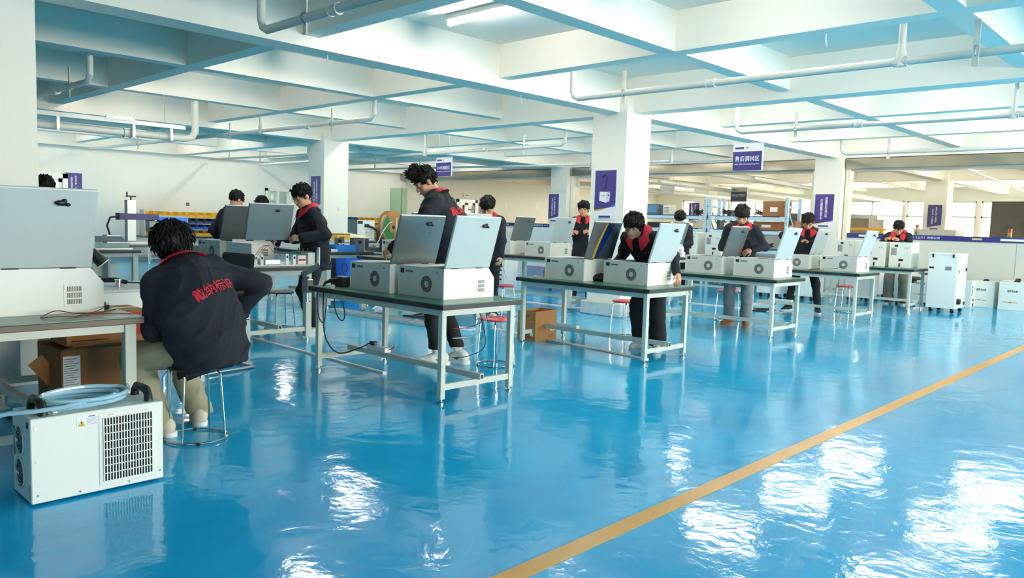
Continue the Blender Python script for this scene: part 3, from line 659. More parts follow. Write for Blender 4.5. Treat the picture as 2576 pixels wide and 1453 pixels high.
o = thing('exit_sign', 'small exit plate above the far door beyond the glass', 'sign', (20.95, 22.598, 2.42), 0); MB().box(-.18, -.03, -.12, .18, 0, 0, .004).build('plate', PWHITE, o); flat('green_arrow', [(-.1, -.05), (.08, -.05), (.08, -.08), (-.1, -.08)], mat('exit_green', (90, 120, 100), .5), o, .031)
for (x, y, rz, z, l, m) in [(9.72, 14.618, 0, 1.53, 'white switch plate on the left rear column', WHITE), (9.85, 22.598, 0, 1.60, 'black switch plate alone on the white end wall', BLACK)]:
    o = thing('switch_plate', l, 'switch', (x, y, z), rz); MB().box(-.045, -.01, -.045, .045, 0, .045, .004).build('plate', m, o); MB().box(-.012, -.014, -.02, .012, -.01, .02, .002).build('rocker', GREYW, o)

# ---------------------------------------------------------------- white chiller in the left foreground
o = thing('chiller', 'white portable chiller with black handles on the floor, left foreground', 'chiller', (.978, 3.891, 0))
W_, D_, H_ = .586, .285, .405; z0 = .012
body = MB().box(0, 0, z0, W_, D_, H_, .004).build('casing', WHITE, o)
for x in (.05, W_-.05):
    for y in (.05, D_-.05): MB().cyl((x, y, 0), (x, y, .0125), .018, n=10).build('rubber_foot', BLACK, o)
gx0, gx1, gz0, gz1 = .305, .53, .055, .365
g = MB().box(gx0-.02, -.004, gz0-.02, gx1+.02, .001, gz1+.025, .003).build('grille_plate', WHITE, o)
MB().box(gx0, -.0052, gz0, gx1, -.0035, gz1).build('grille_recess', mat('grille_dark', (30, 28, 26), .8), g)
nb = 17
bar0 = None
for k in range(nb+1):
    x = gx0+(gx1-gx0)*k/nb
    if bar0 is None: bar0 = MB().box(-.0024, -.0105, gz0, .0024, -.005, gz1).build('grille_bar', WHITE, g); bar0.location = (x, 0, 0)
    else: c = bar0.copy(); C.objects.link(c); c.location = (x, 0, 0)
for k in range(9):
    z = gz0+(gz1-gz0)*k/8; MB().box(gx0, -.0095, z-.002, gx1, -.005, z+.002).build('grille_bar', WHITE, g)
for x in (gx0+.02, gx1-.045): MB().box(x, -.0055, gz1+.008, x+.025, -.0035, gz1+.015).build('plate_clip', GREYW, g)
for (x, z) in [(.02, .36), (.02, .205), (.025, .05), (.20, .03), (.42, .03), (.565, .36), (.565, .205), (.568, .055)]:
    MB().cyl((x, -.003, z), (x, .001, z), .005, n=10).build('screw', CHROME, o)
wl = MB().box(.19, -.0016, .335, .288, .001, .39).build('warning_label', PWHITE, o)
flat('warning_triangle', [(.194, .34), (.228, .34), (.211, .37)], YELLOW, wl, .0024); flat('warning_mark', [(.2095, .35), (.2125, .35), (.2135, .363), (.2085, .363)], INK, wl, .003); flat('warning_mark', [(.209, .343), (.213, .343), (.213, .3465), (.209, .3465)], INK, wl, .003)
q = MB()
for k in range(5): q.box(.232, -.0022, .345+.007*k, .282-.008*(k%2), -.0015, .3465+.007*k)
q.box(.24, -.0022, .381, .27, -.0015, .386); q = q.build('label_print', mat('label_grey_ink', (120, 120, 124), .5), wl); q['kind'] = 'stuff'
for zc in (.28, .125):       # fans on the left side
    fr = MB().tube([(-.004, .16+.068*math.cos(t), zc+.068*math.sin(t)) for t in np.linspace(0, 2*math.pi, 25)[:-1]], .005, 6, True).build('fan_ring', GREYW, o)
    MB().cyl((-.003, .16, zc), (.001, .16, zc), .066, n=24).build('fan_recess', mat('fan_grey', (70, 78, 78), .5), fr)
    for r in (.02, .036, .052): MB().tube([(-.006, .16+r*math.cos(t), zc+r*math.sin(t)) for t in np.linspace(0, 2*math.pi, 21)[:-1]], .0018, 5, True).build('fan_guard', CHROME, fr)
    for k in range(5):
        M = Matrix.Translation((-.0035, .16, zc)) @ Matrix.Rotation(2*math.pi*k/5, 4, 'X'); MB().add([(0, 0, .012), (0, .02, .03), (0, .012, .062), (0, -.02, .05)], [(0, 1, 2, 3)], M).build('fan_blade', DARK, fr)
MB().box(-.003, .03, .355, .001, .055, .385, .004).build('side_socket', BLACK, o); MB().box(-.0015, .01, .03, .001, .035, .1).build('rating_plate', SLABEL, o); MB().box(-.004, .245, .19, .001, .262, .33, .003).build('level_gauge', mat('gauge_green', (96, 120, 110), .3), o)
for k, (x, y0, y1) in enumerate([(.065, .05, .23), (.535, .05, .23)]):
    h = smooth_by_angle(MB().tube([(x, y0, H_-.002), (x, y0+.004, H_+.03), (x, y0+.03, H_+.052), (x, (y0+y1)/2, H_+.056), (x, y1-.03, H_+.052), (x, y1-.004, H_+.03), (x, y1, H_-.002)], [.021, .019, .0205, .0185, .0205, .019, .021], 10).build('carry_handle', BLACK, o))
MB().cyl((.12, .075, H_), (.12, .075, H_+.018), .012, n=12).build('filler_cap', WHITE, o)
# hose coil lying on the chiller
HOSE = mat('pale_blue_hose', (162, 200, 218), .18, coat=.5, vary=.08, scale=40)
b = MB(); pts = []
cx, cy = 1.235, 4.04
for i in range(150):
    t = i/149; a = 2*math.pi*4.4*t+.5; r = .128+.010*math.sin(5*t*math.pi)+.012*(i//34 % 2); pts.append((cx+1.36*r*math.cos(a), cy+.93*r*math.sin(a), .419+.011*(i/34)+.005*math.sin(a*1.5)))
tail = [(cx-.02, cy-.128, .448), (cx-.12, cy-.14, .440), (cx-.22, cy-.115, .432), (cx-.32, cy-.06, .425), (cx-.42, cy+.01, .40), (cx-.55, cy+.06, .33), (cx-.75, cy+.1, .2)]
ho = thing('hose', 'coil of pale blue plastic hose lying on the white chiller', 'hose', (0, 0, 0))
smooth_by_angle(b.tube(pts, .0105, 8).build('coil', HOSE, ho)); 
for k in range(2): smooth_by_angle(MB().tube([(x+.03*(5-i)*.2*k, y+.02*k, z-.004*k) for i, (x, y, z) in enumerate(tail)], .0105, 8).build('hose_end', HOSE, ho))
ft = MB().cyl((1.40, 4.07, .44), (1.455, 4.085, .455), .016, n=12); ft.cyl((1.455, 4.085, .455), (1.468, 4.089, .459), .021, n=12); smooth_by_angle(ft.build('hose_fitting', glass_mat('clear_fitting', (.7, .78, .8, 1)), ho))

# ---------------------------------------------------------------- cardboard boxes
def carton(label, x, y, z, w, d, h, rz=0, m=CARD, flaps=(), tape=True, group='cardboard boxes', name='cardboard_box', open_top=False):
    o = thing(name, label, 'box', (x, y, z), rz, group); t = .005
    if open_top:
        MB().box(-w/2, -d/2, 0, w/2, d/2, t).build('bottom', m, o)
        for nm, bx in (('front_panel', (-w/2, -d/2, t, w/2, -d/2+t, h)), ('back_panel', (-w/2, d/2-t, t, w/2, d/2, h)), ('side_panel', (-w/2, -d/2+t, t, -w/2+t, d/2-t, h)), ('side_panel', (w/2-t, -d/2+t, t, w/2, d/2-t, h))): MB().box(*bx).build(nm, m, o)
    else:
        MB().box(-w/2, -d/2, 0, w/2, d/2, h, .003).build('carton_body', m, o)
        if tape: MB().box(-w/2-.001, -.025, h-.06, w/2+.001, .025, h+.001).build('tape', mat('tape_tan', (190, 150, 100), .3), o)
    for (side, ang) in flaps:
        a = math.radians(ang)
        if side in ('-y', '+y'):
            s = -1 if side == '-y' else 1; M = Matrix.Translation((0, s*d/2, h)) @ Matrix.Rotation(-s*a, 4, 'X'); MB().box(-w/2, -.0025, 0, w/2, .0025, d*.48, 0, M).build('flap', m, o)
        else:
            s = -1 if side == '-x' else 1; M = Matrix.Translation((s*w/2, 0, h)) @ Matrix.Rotation(s*a, 4, 'Y'); MB().box(-.0025, -d/2, 0, .0025, d/2, w*.4, 0, M).build('flap', m, o)
    return o
def lines(name, p, m, x0, x1, y, z0, n, dz, th=.004):
    q = MB()
    for k in range(n): q.box(x0, y-.001, z0+k*dz, x0+(x1-x0)*(1-.3*((k*5) % 3)/2), y+.0005, z0+k*dz+th)
    q = q.build(name, m, p); q['kind'] = 'stuff'; return q
o = carton('open cardboard box marked 207 on the floor at the bench leg', 6.72, 5.98, 0, .44, .25, .345, .12, CARD, [], open_top=True)
text('box_number', '207', .034, (-.2215, .0, .285), (0, -1, 0), (0, 0, 1), INK, o, w=.07)
MB().box(-.2225, -.1, .06, -.2195, -.055, .1).build('white_label', PWHITE, o); MB().box(-.2225, -.1, .1, -.2195, -.055, .13).build('green_label', mat('label_green', (48, 160, 60), .5), o)
MB().box(-.222, -.125, .225, -.2195, .125, .229).build('fold_line', mat('card_pale', (200, 170, 120), .8), o)
q = MB()
for k in range(6):
    for j in range(3): q.box(-.2215, .02-.045*j, .03+.018*k, -.2198, .055-.045*j, .038+.018*k)
q = q.build('box_print', mat('card_ink', (92, 66, 44), .8), o); q['kind'] = 'stuff'
lines('side_print', o, mat('card_ink', (92, 66, 44), .8), .05, .17, -.1255, .03, 3, .014); MB().box(.09, -.1265, .17, .17, -.1245, .21).build('torn_patch', mat('card_torn', (196, 128, 72), .9), o)
o = carton('big brown cardboard box under the bench, white delivery note on its front', 1.83, 5.62, 0, .60, .5, .46, 0, CARD2, [('-y', 76)], False)
nb_ = MB().box(-.29, -.2525, .22, -.19, -.249, .42).build('delivery_note', PWHITE, o)
lines('note_print', nb_, INK, -.285, -.2, -.2532, .235, 12, .015, .003)
text('box_lettering', 'DAVI大', .06, (.06, -.2512, .09), (1, 0, 0), (0, 0, 1), mat('blue_stencil', (30, 84, 120), .7), o, w=.36)
MB().add([(.05, -.2535, .25), (.27, -.2535, .25), (.27, -.2535, .41), (.25, -.262, .41), (.12, -.266, .3)], [(0, 1, 4), (1, 2, 4), (2, 3, 4), (3, 0, 4)]).build('clear_pouch', glass_mat('clear_film', (.86, .86, .84, 1)), o, fix=False)
o = carton('tan cardboard box with red 20 inch panel, stacked above the brown one under the bench', 1.83, 5.60, .47, .50, .34, .215, 0, CARD, [], True)
lines('box_print', o, INK, -.22, .0, -.1712, .03, 1, .02, .006); flat('arrow_mark', [(.04, .15), (.06, .15), (.06, .17), (.07, .17), (.05, .19), (.03, .17), (.04, .17)], INK, o, .1715)
rp = MB().box(.12, -.1725, .10, .245, -.169, .2).build('red_panel', mat('box_red', (196, 52, 44), .6), o); text('panel_lettering', '20"', .05, (.185, -.1728, .155), (1, 0, 0), (0, 0, 1), PWHITE, rp, w=.08)
MB().box(.12, -.172, .05, .245, -.169, .095).build('red_frame', mat('box_red', (196, 52, 44), .6), o)
o = thing('cardboard_scrap', 'torn strip of cardboard leaning beside the bench leg at left', 'cardboard', (1.54, 5.6, .25)); MB().box(-.05, -.003, -.02, .05, .003, .16, 0, Matrix.Rotation(-.65, 4, 'Y')).build('board', CARD, o)
MB().box(-.004, -.004, -.25, .004, .004, -.01).build('stick', CARD2, o)
o = carton('small open kraft carton left on the middle bench', 6.72, 5.79, T, .15, .12, .075, .1, ORANGEBOX, [('-y', 95)], open_top=True, group='kraft cartons on the middle bench')
MB().box(-.0772, -.03, .02, -.0745, .03, .055).build('label', PWHITE, o)
o = carton('taller kraft carton with its lid standing up, right on the middle bench', 6.66, 5.36, T, .13, .16, .09, .1, ORANGEBOX, [('+x', -2), ('-y', 60)], open_top=True, group='kraft cartons on the middle bench')
MB().box(-.0672, -.075, .02, -.0645, -.025, .06).build('label', PWHITE, o)
o = thing('screwdriver', 'green-handled screwdriver between the two kraft cartons', 'screwdriver', (6.62, 5.58, T+.014), .5); smooth_by_angle(MB().tube([(0, -.06, 0), (0, -.04, 0), (0, -.01, 0), (0, .02, 0), (0, .035, 0)], [.01, .014, .012, .014, .008], 10).build('handle', mat('green_grip', (24, 92, 52), .4), o)); MB().cyl((0, .035, 0), (0, .13, 0), .003, n=6).build('blade', CHROME, o)
o = thing('tool_pouch', 'black tool pouch with red wires on the middle bench', 'pouch', (6.78, 5.12, T)); smooth_by_angle(MB().ball((0, 0, .03), 1, 16, 10, (.13, .16, .05)).build('pouch', mat('black_cloth', (22, 22, 25), .8), o))
# ---------------------------------------------------------------- things on and around the benches
def wire(label, pts, r=.003, m=REDWIRE, cat='wire', name='wire', group=None):
    P_ = [Vector(p) for p in pts]; out = []
    for i in range(len(P_)-1):      # Catmull-Rom
        a, b_, c, d = P_[max(i-1, 0)], P_[i], P_[i+1], P_[min(i+2, len(P_)-1)]
        for k in range(6):
            t = k/6; out.append(.5*((2*b_)+(c-a)*t+(2*a-5*b_+4*c-d)*t*t+(3*b_-a-3*c+d)*t**3))
    out.append(P_[-1]); o = MB().tube(out, r, 6).build(name, m); smooth_by_angle(o); return tag(o, label, cat, group)
wire('red and black wire lying along the bench edge at far left', [(1.27, 4.80, T+.004), (1.36, 4.86, T+.03), (1.46, 4.84, T+.012), (1.56, 4.86, T+.005), (1.66, 4.93, T+.004), (1.73, 5.0, T+.004)], .0028, mat('dark_red_wire', (120, 34, 36), .5))
wire('thin red wire looped in front of the machine at far left', [(1.27, 4.79, T+.004), (1.33, 4.75, T+.01), (1.45, 4.78, T+.004), (1.6, 4.88, T+.02), (1.68, 5.02, T+.035), (1.70, 5.1, T+.03)], .0025, mat('dark_red_wire', (120, 34, 36), .5))
wire('red wire running over the right corner of the far left bench', [(1.5, 4.8, T+.003), (1.58, 4.85, T+.003), (1.68, 4.8, T+.003), (1.74, 4.72, T+.003)], .0022)
o = thing('terminal_block', 'small brass and white terminal block beside the far left machine', 'terminal block', (1.70, 5.12, T)); MB().box(-.03, -.02, 0, .03, .02, .02, .002).build('base', BLACK, o); MB().box(-.025, -.012, .02, .01, .012, .04, .002).build('brass_part', mat('brass', (196, 140, 60), .3, .9), o); MB().box(.012, -.015, .02, .03, .015, .035, .002).build('white_part', PWHITE, o)
# cream cart behind the seated man with solder spool and iron
o = thing('tool_cart', 'cream tool cart with solder spool on top, left of the seated man', 'cart', (2.32, 6.36, -.03))
MB().box(-.45, -.35, .5, .45, .35, .78, .004).build('drawer_case', WHITE, o); MB().box(-.46, -.36, .7801, .46, .36, .80, .003).build('top', GREYW, o)
for sx in (-1, 1):
    for sy in (-1, 1): MB().box(sx*.42-.015, sy*.32-.015, .03, sx*.42+.015, sy*.32+.015, .4999).build('leg', CREAM, o)
MB().box(-.2, -.362, .62, -.05, -.35, .64).build('drawer_pull', GREYW, o)
o = thing('solder_spool', 'steel solder spool standing on the cream tool cart', 'spool', (2.19, 6.27, .77)); smooth_by_angle(MB().lathe([(.03, 0), (.03, .003), (.024, .004), (.024, .05), (.03, .051), (.03, .055)], n=20).build('spool', CHROME, o))
o = thing('soldering_iron', 'black soldering iron with cable on the cream tool cart', 'soldering iron', (2.2, 6.45, .78)); smooth_by_angle(MB().tube([(-.12, 0, .02), (-.04, -.02, .03), (.02, -.05, .03), (.09, -.09, .012)], [.008, .02, .02, .016], 10).build('grip', BLACK, o)); MB().tube([(.09, -.09, .012), (.16, -.14, .01), (.24, -.16, -.005)], .006, 6).build('cable', BLACK, o)
o = thing('holder_stand', 'small white holder stand with dark clips on the cream tool cart', 'stand', (2.02, 6.3, .77)); MB().box(-.05, -.04, 0, .05, .04, .06, .006).build('base', WHITE, o); MB().box(-.02, -.05, .06, .05, .02, .085, .004).build('clip', BLACK, o)
o = thing('bench_lamp', 'black bench lamp head with white rim, left of the seated man', 'lamp', (2.06, 6.58, .77)); M = Matrix.Translation((.11, .06, .20)) @ Matrix.Rotation(math.radians(140), 4, Vector((.3, 1, 0))) @ Matrix.Scale(.8, 4)
smooth_by_angle(MB().lathe([(.02, -.1), (.045, -.09), (.055, 0), (.062, .07)], n=18, M=M).build('lamp_shade', BLACK, o)); MB().tube([tuple(M @ Vector((.061*math.cos(t), .061*math.sin(t), .07))) for t in np.linspace(0, 2*math.pi, 21)[:-1]], .004, 5, True).build('shade_rim', PWHITE, o)
MB().tube([(-.1, .1, .0), (-.1, .1, .22), (-.02, .08, .29), (.07, .07, .27)], .01, 8).build('arm', BLACK, o); MB().cyl((-.1, .1, 0), (-.1, .1, .02), .05, n=14).build('base', BLACK, o)
# under the far left bench
o = thing('display_board', 'white board standing on the floor behind the far left bench legs', 'panel', (1.15, 6.45, 0)); MB().box(-.6, -.01, .14, .42, .01, .62, .003).build('sheet', PWHITE, o); MB().box(-.6, -.015, .08, .42, .015, .1399).build('bottom_rail', WHITE, o)
for x in (-.5, .3): MB().box(x-.02, -.08, 0, x+.02, .08, .0799).build('foot', CREAM, o)
o = thing('mounting_bracket', 'white angle bracket plate with two gussets on the floor at left', 'bracket', (1.28, 6.0, 0), .1); MB().box(-.1, -.06, 0, .1, .06, .006).build('base', WHITE, o); MB().box(-.1, .04, .006, .1, .046, .08).build('upright', WHITE, o)
for x in (-.06, .05): MB().prism([(-.05, .006), (.04, .006), (.04, .07)], x, x+.006, 'x').build('gusset', WHITE, o)
for x in (-.07, 0, .07): MB().cyl((x, .038, .065), (x, .041, .065), .006, n=8).build('hole', DARK, o)
o = thing('adapter', 'white power adapter with red lead on the floor at left edge', 'adapter', (1.03, 5.42, 0)); MB().box(-.08, -.05, 0, .08, .05, .06, .008).build('case', WHITE, o); MB().tube([(.08, 0, .03), (.12, -.01, .03), (.16, -.05, .02)], .005, 6).build('lead', REDWIRE, o)
o = thing('circuit_strip', 'dark circuit strip lying behind the chiller near the bench leg', 'circuit board', (1.40, 5.7, 0), .2); MB().box(-.1, -.04, 0, .1, .04, .025, .003).build('strip', DARK, o); MB().box(-.08, -.03, .025, .05, .03, .04, .003).build('component', GREYW, o)
# tall man's bench: power strip, plug, adapter, cables
o = thing('power_strip', 'white power strip with black plug on the stretcher of the tall man\'s bench', 'power strip', (4.075, 5.5, .191)); MB().box(-.035, -.15, 0, .035, .12, .04, .005).build('strip', WHITE, o); MB().box(-.022, .03, .04, .022, .1, .075, .008).build('plug', BLACK, o); MB().tube([(0, -.15, .02), (.03, -.19, .05), (.05, -.17, .06), (.03, -.15, .02)], .004, 6).build('red_lead', REDWIRE, o)
wire('black power cable looping down from the tall man\'s bench to its power strip', [(3.70, 5.78, .70), (3.69, 5.77, .5), (3.70, 5.74, .3), (3.80, 5.70, .17), (3.95, 5.63, .2), (4.05, 5.58, .25), (4.07, 5.57, .262)], .006, BLACK, 'cable', 'cable')
wire('black cable hanging in a narrow loop under the tall man\'s bench end', [(3.74, 5.66, .70), (3.73, 5.66, .6), (3.74, 5.62, .5), (3.76, 5.58, .47), (3.77, 5.56, .52), (3.76, 5.58, .62), (3.75, 5.62, .70)], .005, BLACK, 'cable', 'cable')
wire('thin black cable hanging from the left corner of the tall man\'s bench', [(3.69, 5.86, .70), (3.685, 5.86, .58), (3.70, 5.84, .46), (3.72, 5.8, .44), (3.73, 5.78, .62), (3.73, 5.77, .7)], .004, BLACK, 'cable', 'cable')
o = thing('adapter', 'black power adapter with thick lead at the left end of the tall man\'s bench', 'adapter', (3.86, 5.76, T)); MB().box(-.03, -.06, 0, .06, .06, .09, .008).build('case', BLACK, o); smooth_by_angle(MB().tube([(-.02, .0, .06), (-.06, .05, .055), (-.1, .09, .03), (-.12, .1, -.005)], [.018, .02, .012, .006], 8).build('plug_lead', BLACK, o))
o = thing('wire_bundle', 'little red and silver wire bundle between the two machines before the tall man', 'wire', (3.98, 5.045, T)); 
for k in range(4): MB().tube([(-.05+.02*k, 0, .008), (-.02+.02*k, .006, .018), (.02+.015*k, 0, .008)], .004, 5).build('strand', REDWIRE if k % 2 else ZINC, o)
for k in range(4): wire(['red wire hanging below the right bench end by the tall man\'s knee', 'pale wire hanging below the bench end by the tall man\'s knee', 'lower pale wire curving past the tall man\'s shin', 'dark wire curving under the bench end by the tall man\'s thigh'][k],
    [(4.36, 4.45+.03*k, .68), (4.42, 4.5, .56-.07*k), (4.36, 4.62, .48-.08*k), (4.22, 4.68, .47-.08*k)], .0035, [REDWIRE, PVC, PVC, DARK][k])
# desk clamp with grey arm at the left end of the bench
o = thing('bench_vice', 'grey clamp arm with dark jaw at the left end of the tall man\'s bench', 'clamp', (3.68, 6.01, 0)); MB().box(-.03, -.05, .68, .03, .05, .80, .006).build('clamp_body', ZINC, o); smooth_by_angle(MB().tube([(0, .02, .8), (-.01, .05, .84), (.05, .03, .88), (.12, .0, .92)], [.03, .028, .03, .02], 8).build('grip', mat('grip_grey', (92, 100, 102), .5), o)); MB().cyl((0, 0, .6), (0, 0, .68), .012, n=8).build('screw', CHROME, o); MB().cyl((0, 0, .598), (0, 0, .603), .03, n=12).build('screw_pad', CHROME, o)
# middle bench: strip
o = thing('power_strip', 'white power strip on the stretcher of the bench before the middle column', 'power strip', (6.71, 5.52, .191)); MB().box(-.03, -.16, 0, .03, .14, .035, .005).build('strip', WHITE, o)
o = thing('power_strip', 'white power strip on the stretcher of the grey-jeans man\'s right neighbour', 'power strip', (12.25, 5.55, .191)); MB().box(-.03, -.2, 0, .03, .2, .035, .005).build('strip', WHITE, o); MB().box(-.02, -.02, .035, .02, .04, .07, .006).build('plug', BLACK, o)
wire('tangle of black cable on the floor below the right-hand power strip', [(12.25, 5.6, .2), (12.3, 5.75, .05), (12.2, 5.95, .012), (12.4, 6.05, .012), (12.55, 5.85, .012), (12.35, 5.7, .012), (12.1, 5.9, .012), (12.3, 6.2, .012)], .012, BLACK, 'cable', 'cable')
wire('thin grey wire drooping to the floor under the middle bench', [(6.72, 5.4, .2), (6.75, 5.35, .08), (6.7, 5.45, .006), (6.6, 5.6, .006), (6.62, 5.75, .006), (6.7, 5.6, .006)], .003, GREYPC)
wire('red wires lying between the two machines before the man in black trousers', [(12.1, 5.04, T+.005), (12.2, 4.98, T+.02), (12.3, 5.03, T+.01), (12.45, 4.99, T+.02), (12.55, 5.02, T+.006)], .006)
wire('grey cable arching in front of the rightmost machine with a lid', [(11.9, 4.98, T+.006), (11.95, 4.8, T+.03), (12.0, 4.6, T+.05), (12.1, 4.5, T+.09)], .004, GREYPC)
wire('red wires lying on the bench left of the middle column', [(9.45, 8.85, H2+.006), (9.55, 8.9, H2+.03), (9.65, 8.86, H2+.02), (9.8, 8.9, H2+.01)], .005)
wire('red wire bridging from the second-row bench to the cable below', [(9.42, 8.95, H2+.01), (9.34, 9.02, H2+.0), (9.3, 9.08, .68), (9.31, 9.06, .5), (9.33, 9.0, .4)], .004, mat('pink_wire', (204, 120, 110), .5))
o = thing('carton', 'small white carton on the corner of the bench by the centre-parted man', 'box', (12.5, 7.62, H2)); MB().box(-.06, -.05, 0, .06, .05, .09, .003).build('carton_body', PWHITE, o)
o = thing('carton', 'yellow and blue carton beside the small white carton', 'box', (12.36, 7.66, H2)); MB().box(-.04, -.03, 0, .04, .03, .05, .003).build('carton_body', YELPL, o); MB().box(-.041, .0, .005, .0, .031, .051, .002).build('blue_side', mat('carton_blue', (40, 60, 150), .4), o)
# floor trunking
def trunk(label, pts, w=.05, h=.014):
    b = MB()
    for (x0, y0), (x1, y1) in zip(pts[:-1], pts[1:]):
        d = Vector((x1-x0, y1-y0, 0)); L = d.length; M = Matrix.Translation((x0, y0, 0)) @ Matrix.Rotation(math.atan2(d.y, d.x), 4, 'Z')
        b.prism([(-w/2, .001), (w/2, .001), (w*.32, h), (-w*.32, h)], 0, L, 'x', M)
    o = b.build('floor_trunking', ALU); return tag(o, label, 'cable cover', 'aluminium cable covers on the floor')
trunk('aluminium cable cover from the tall man\'s bench back to the second row', [(4.08, 5.4), (4.13, 8.2)])
trunk('aluminium cable cover under the bench before the middle column', [(6.6, 4.36), (6.9, 6.9)])
trunk('aluminium cable cover behind the bench of the man in grey jeans', [(12.22, 5.5), (12.28, 7.5)], .06)
trunk('aluminium cable cover left of the middle column plinth', [(9.80, 7.5), (9.68, 9.6)])
o = thing('aluminium_extrusions', 'pair of long aluminium extrusions lying on the floor behind the tall man', 'extrusion', (6.32, 8.3, 0), .06)
for k in range(2):
    e = MB().box(-.09+.095*k, -1.25, 0, -.005+.095*k, 1.2, .045, .003).build('extrusion', ALU, o)
    for dx in (.025, .055): MB().box(-.09+.095*k+dx, -1.25, .0451, -.083+.095*k+dx, 1.2, .0462).build('groove', DARK, e)
wire('loop of black cable on the floor beside the aluminium extrusions', [(6.72, 8.5, .01), (6.9, 8.3, .01), (7.0, 8.0, .01), (6.85, 7.9, .01), (6.7, 8.1, .03), (6.8, 8.4, .01), (7.0, 8.3, .05), (7.05, 8.0, .1)], .012, BLACK, 'cable', 'cable')
# office chair
CHB = mat('chair_black', (20, 21, 23), .65)
o = thing('office_chair', 'black cantilever office chair with chrome base behind the seated man', 'chair', (3.0, 6.48, 0), math.radians(100))
smooth_by_angle(MB().tube([(-.25, -.22, .45), (-.25, .22, .45), (-.25, .27, .40), (-.25, .27, .06), (-.25, .22, .016), (-.25, -.27, .016), (-.2, -.3, .016), (.2, -.3, .016), (.25, -.27, .016), (.25, .22, .016), (.25, .27, .06), (.25, .27, .40), (.25, .22, .45), (.25, -.22, .45)], .014, 10).build('chrome_frame', CHROME, o), 60)
MB().box(-.24, -.24, .45, .24, .24, .51, .03).build('seat', CHB, o)
bk = MB().box(-.22, -.02, 0, .22, .02, .47, .018, Matrix.Translation((0, -.25, .54)) @ Matrix.Rotation(.12, 4, 'X')).build('backrest', CHB, o)
for s in (-1, 1): smooth_by_angle(MB().tube([(s*.25, -.2, .46), (s*.29, -.2, .6), (s*.29, -.16, .68), (s*.29, .12, .68), (s*.29, .17, .62), (s*.25, .17, .46)], .018, 8).build('armrest', CHB, o), 60)
# ---------------------------------------------------------------- purifiers and the tower cabinet
def purifier(label, x, y, z, w=.36, d=.5, h=.455, front=True, rz=RZX, group='white fume purifiers'):
    o = thing('fume_purifier', label, 'purifier', (x, y, z), rz, group)
    MB().box(-w/2, -d/2, 0, w/2, d/2, h-.03, .004).build('casing', WHITE, o); MB().box(-w/2, -d/2, h-.0299, w/2, d/2, h, .004).build('cover', WHITE, o)
    f = -d/2
    if front:
        MB().box(-.02, f-.004, .12, .06, f+.001, .16, .003).build('display', BLACK, o); MB().box(-.01, f-.014, .015, .014, f+.001, .08, .004).build('latch', BLACK, o)
        lb = MB().box(-w*.42, f-.0015, .22, -w*.15, f+.001, .36).build('data_label', SLABEL, o); lines('label_print', lb, INK, -w*.40, -w*.18, f-.002, .235, 7, .016, .004)
        MB().box(-.1, f-.003, .375, -.04, f+.001, .41, .004).build('socket', BLACK, o); MB().box(.06, f-.003, .36, .14, f+.001, .375, .002).build('handle_slot', GREYW, o)
        for x_ in (.08, .12): MB().box(x_-.006, f-.002, .34, x_+.006, f+.001, .352).build('indicator', BLACK, o)
    else:
        text('purifier_name', '烟雾净化器', .042, (.0, f-.001, h*.68), (1, 0, 0), (0, 0, 1), INK, o, w=.17, shear=.15)
        for k, (a, b_, m) in enumerate([(-.14, -.06, mat('amber_print', (226, 170, 96), .5)), (-.05, .0, mat('brick_print', (170, 96, 60), .5)), (.01, .1, mat('amber_print', (226, 170, 96), .5))]): MB().box(a, f-.0015, h*.27, b_, f+.001, h*.3).build('stripe', m, o)
        smooth_by_angle(MB().lathe([(.06, h), (.055, h+.006), (.04, h+.03), (.038, h+.035), (.02, h+.035)], (.02, 0, 0), 18).build('air_port', BLACK, o))
    return o
T5z = .745
purifier('white purifier on the end bench, nearer the tower cabinet', 15.2, 4.60, T5z, .37, .46)
purifier('white purifier on the end bench beside its twin, under the bent man\'s hands', 15.2, 5.04, T5z, .37, .46)
purifier('white purifier on the bench right of the man in black trousers', 16.2, 5.95, T5z, .36, .45)
purifier('white purifier on the bench left of the grey-jeans man, by the rack', 14.2, 8.35, H2, .36, .45)
purifier('white purifier half hidden by the lid before the man in grey jeans', 14.2, 7.8, H2, .36, .45)
purifier('white floor purifier by the wall, second from the right frame edge', 17.1, 3.68, 0, .44, .5, .5, False)
purifier('white floor purifier nearest the right frame edge, amber stripes', 17.0, 3.15, 0, .44, .5, .52, False)
purifier('white floor purifier behind it whose black port shows above', 17.45, 3.22, 0, .4, .4, .53, False)
purifier('white floor purifier between the end bench and the tower cabinet', 17.2, 4.78, 0, .44, .5, .54, False)
purifier('white purifier with latches just right of the tower cabinet', 16.7, 4.0, 0, .3, .45, .5, True, 0)
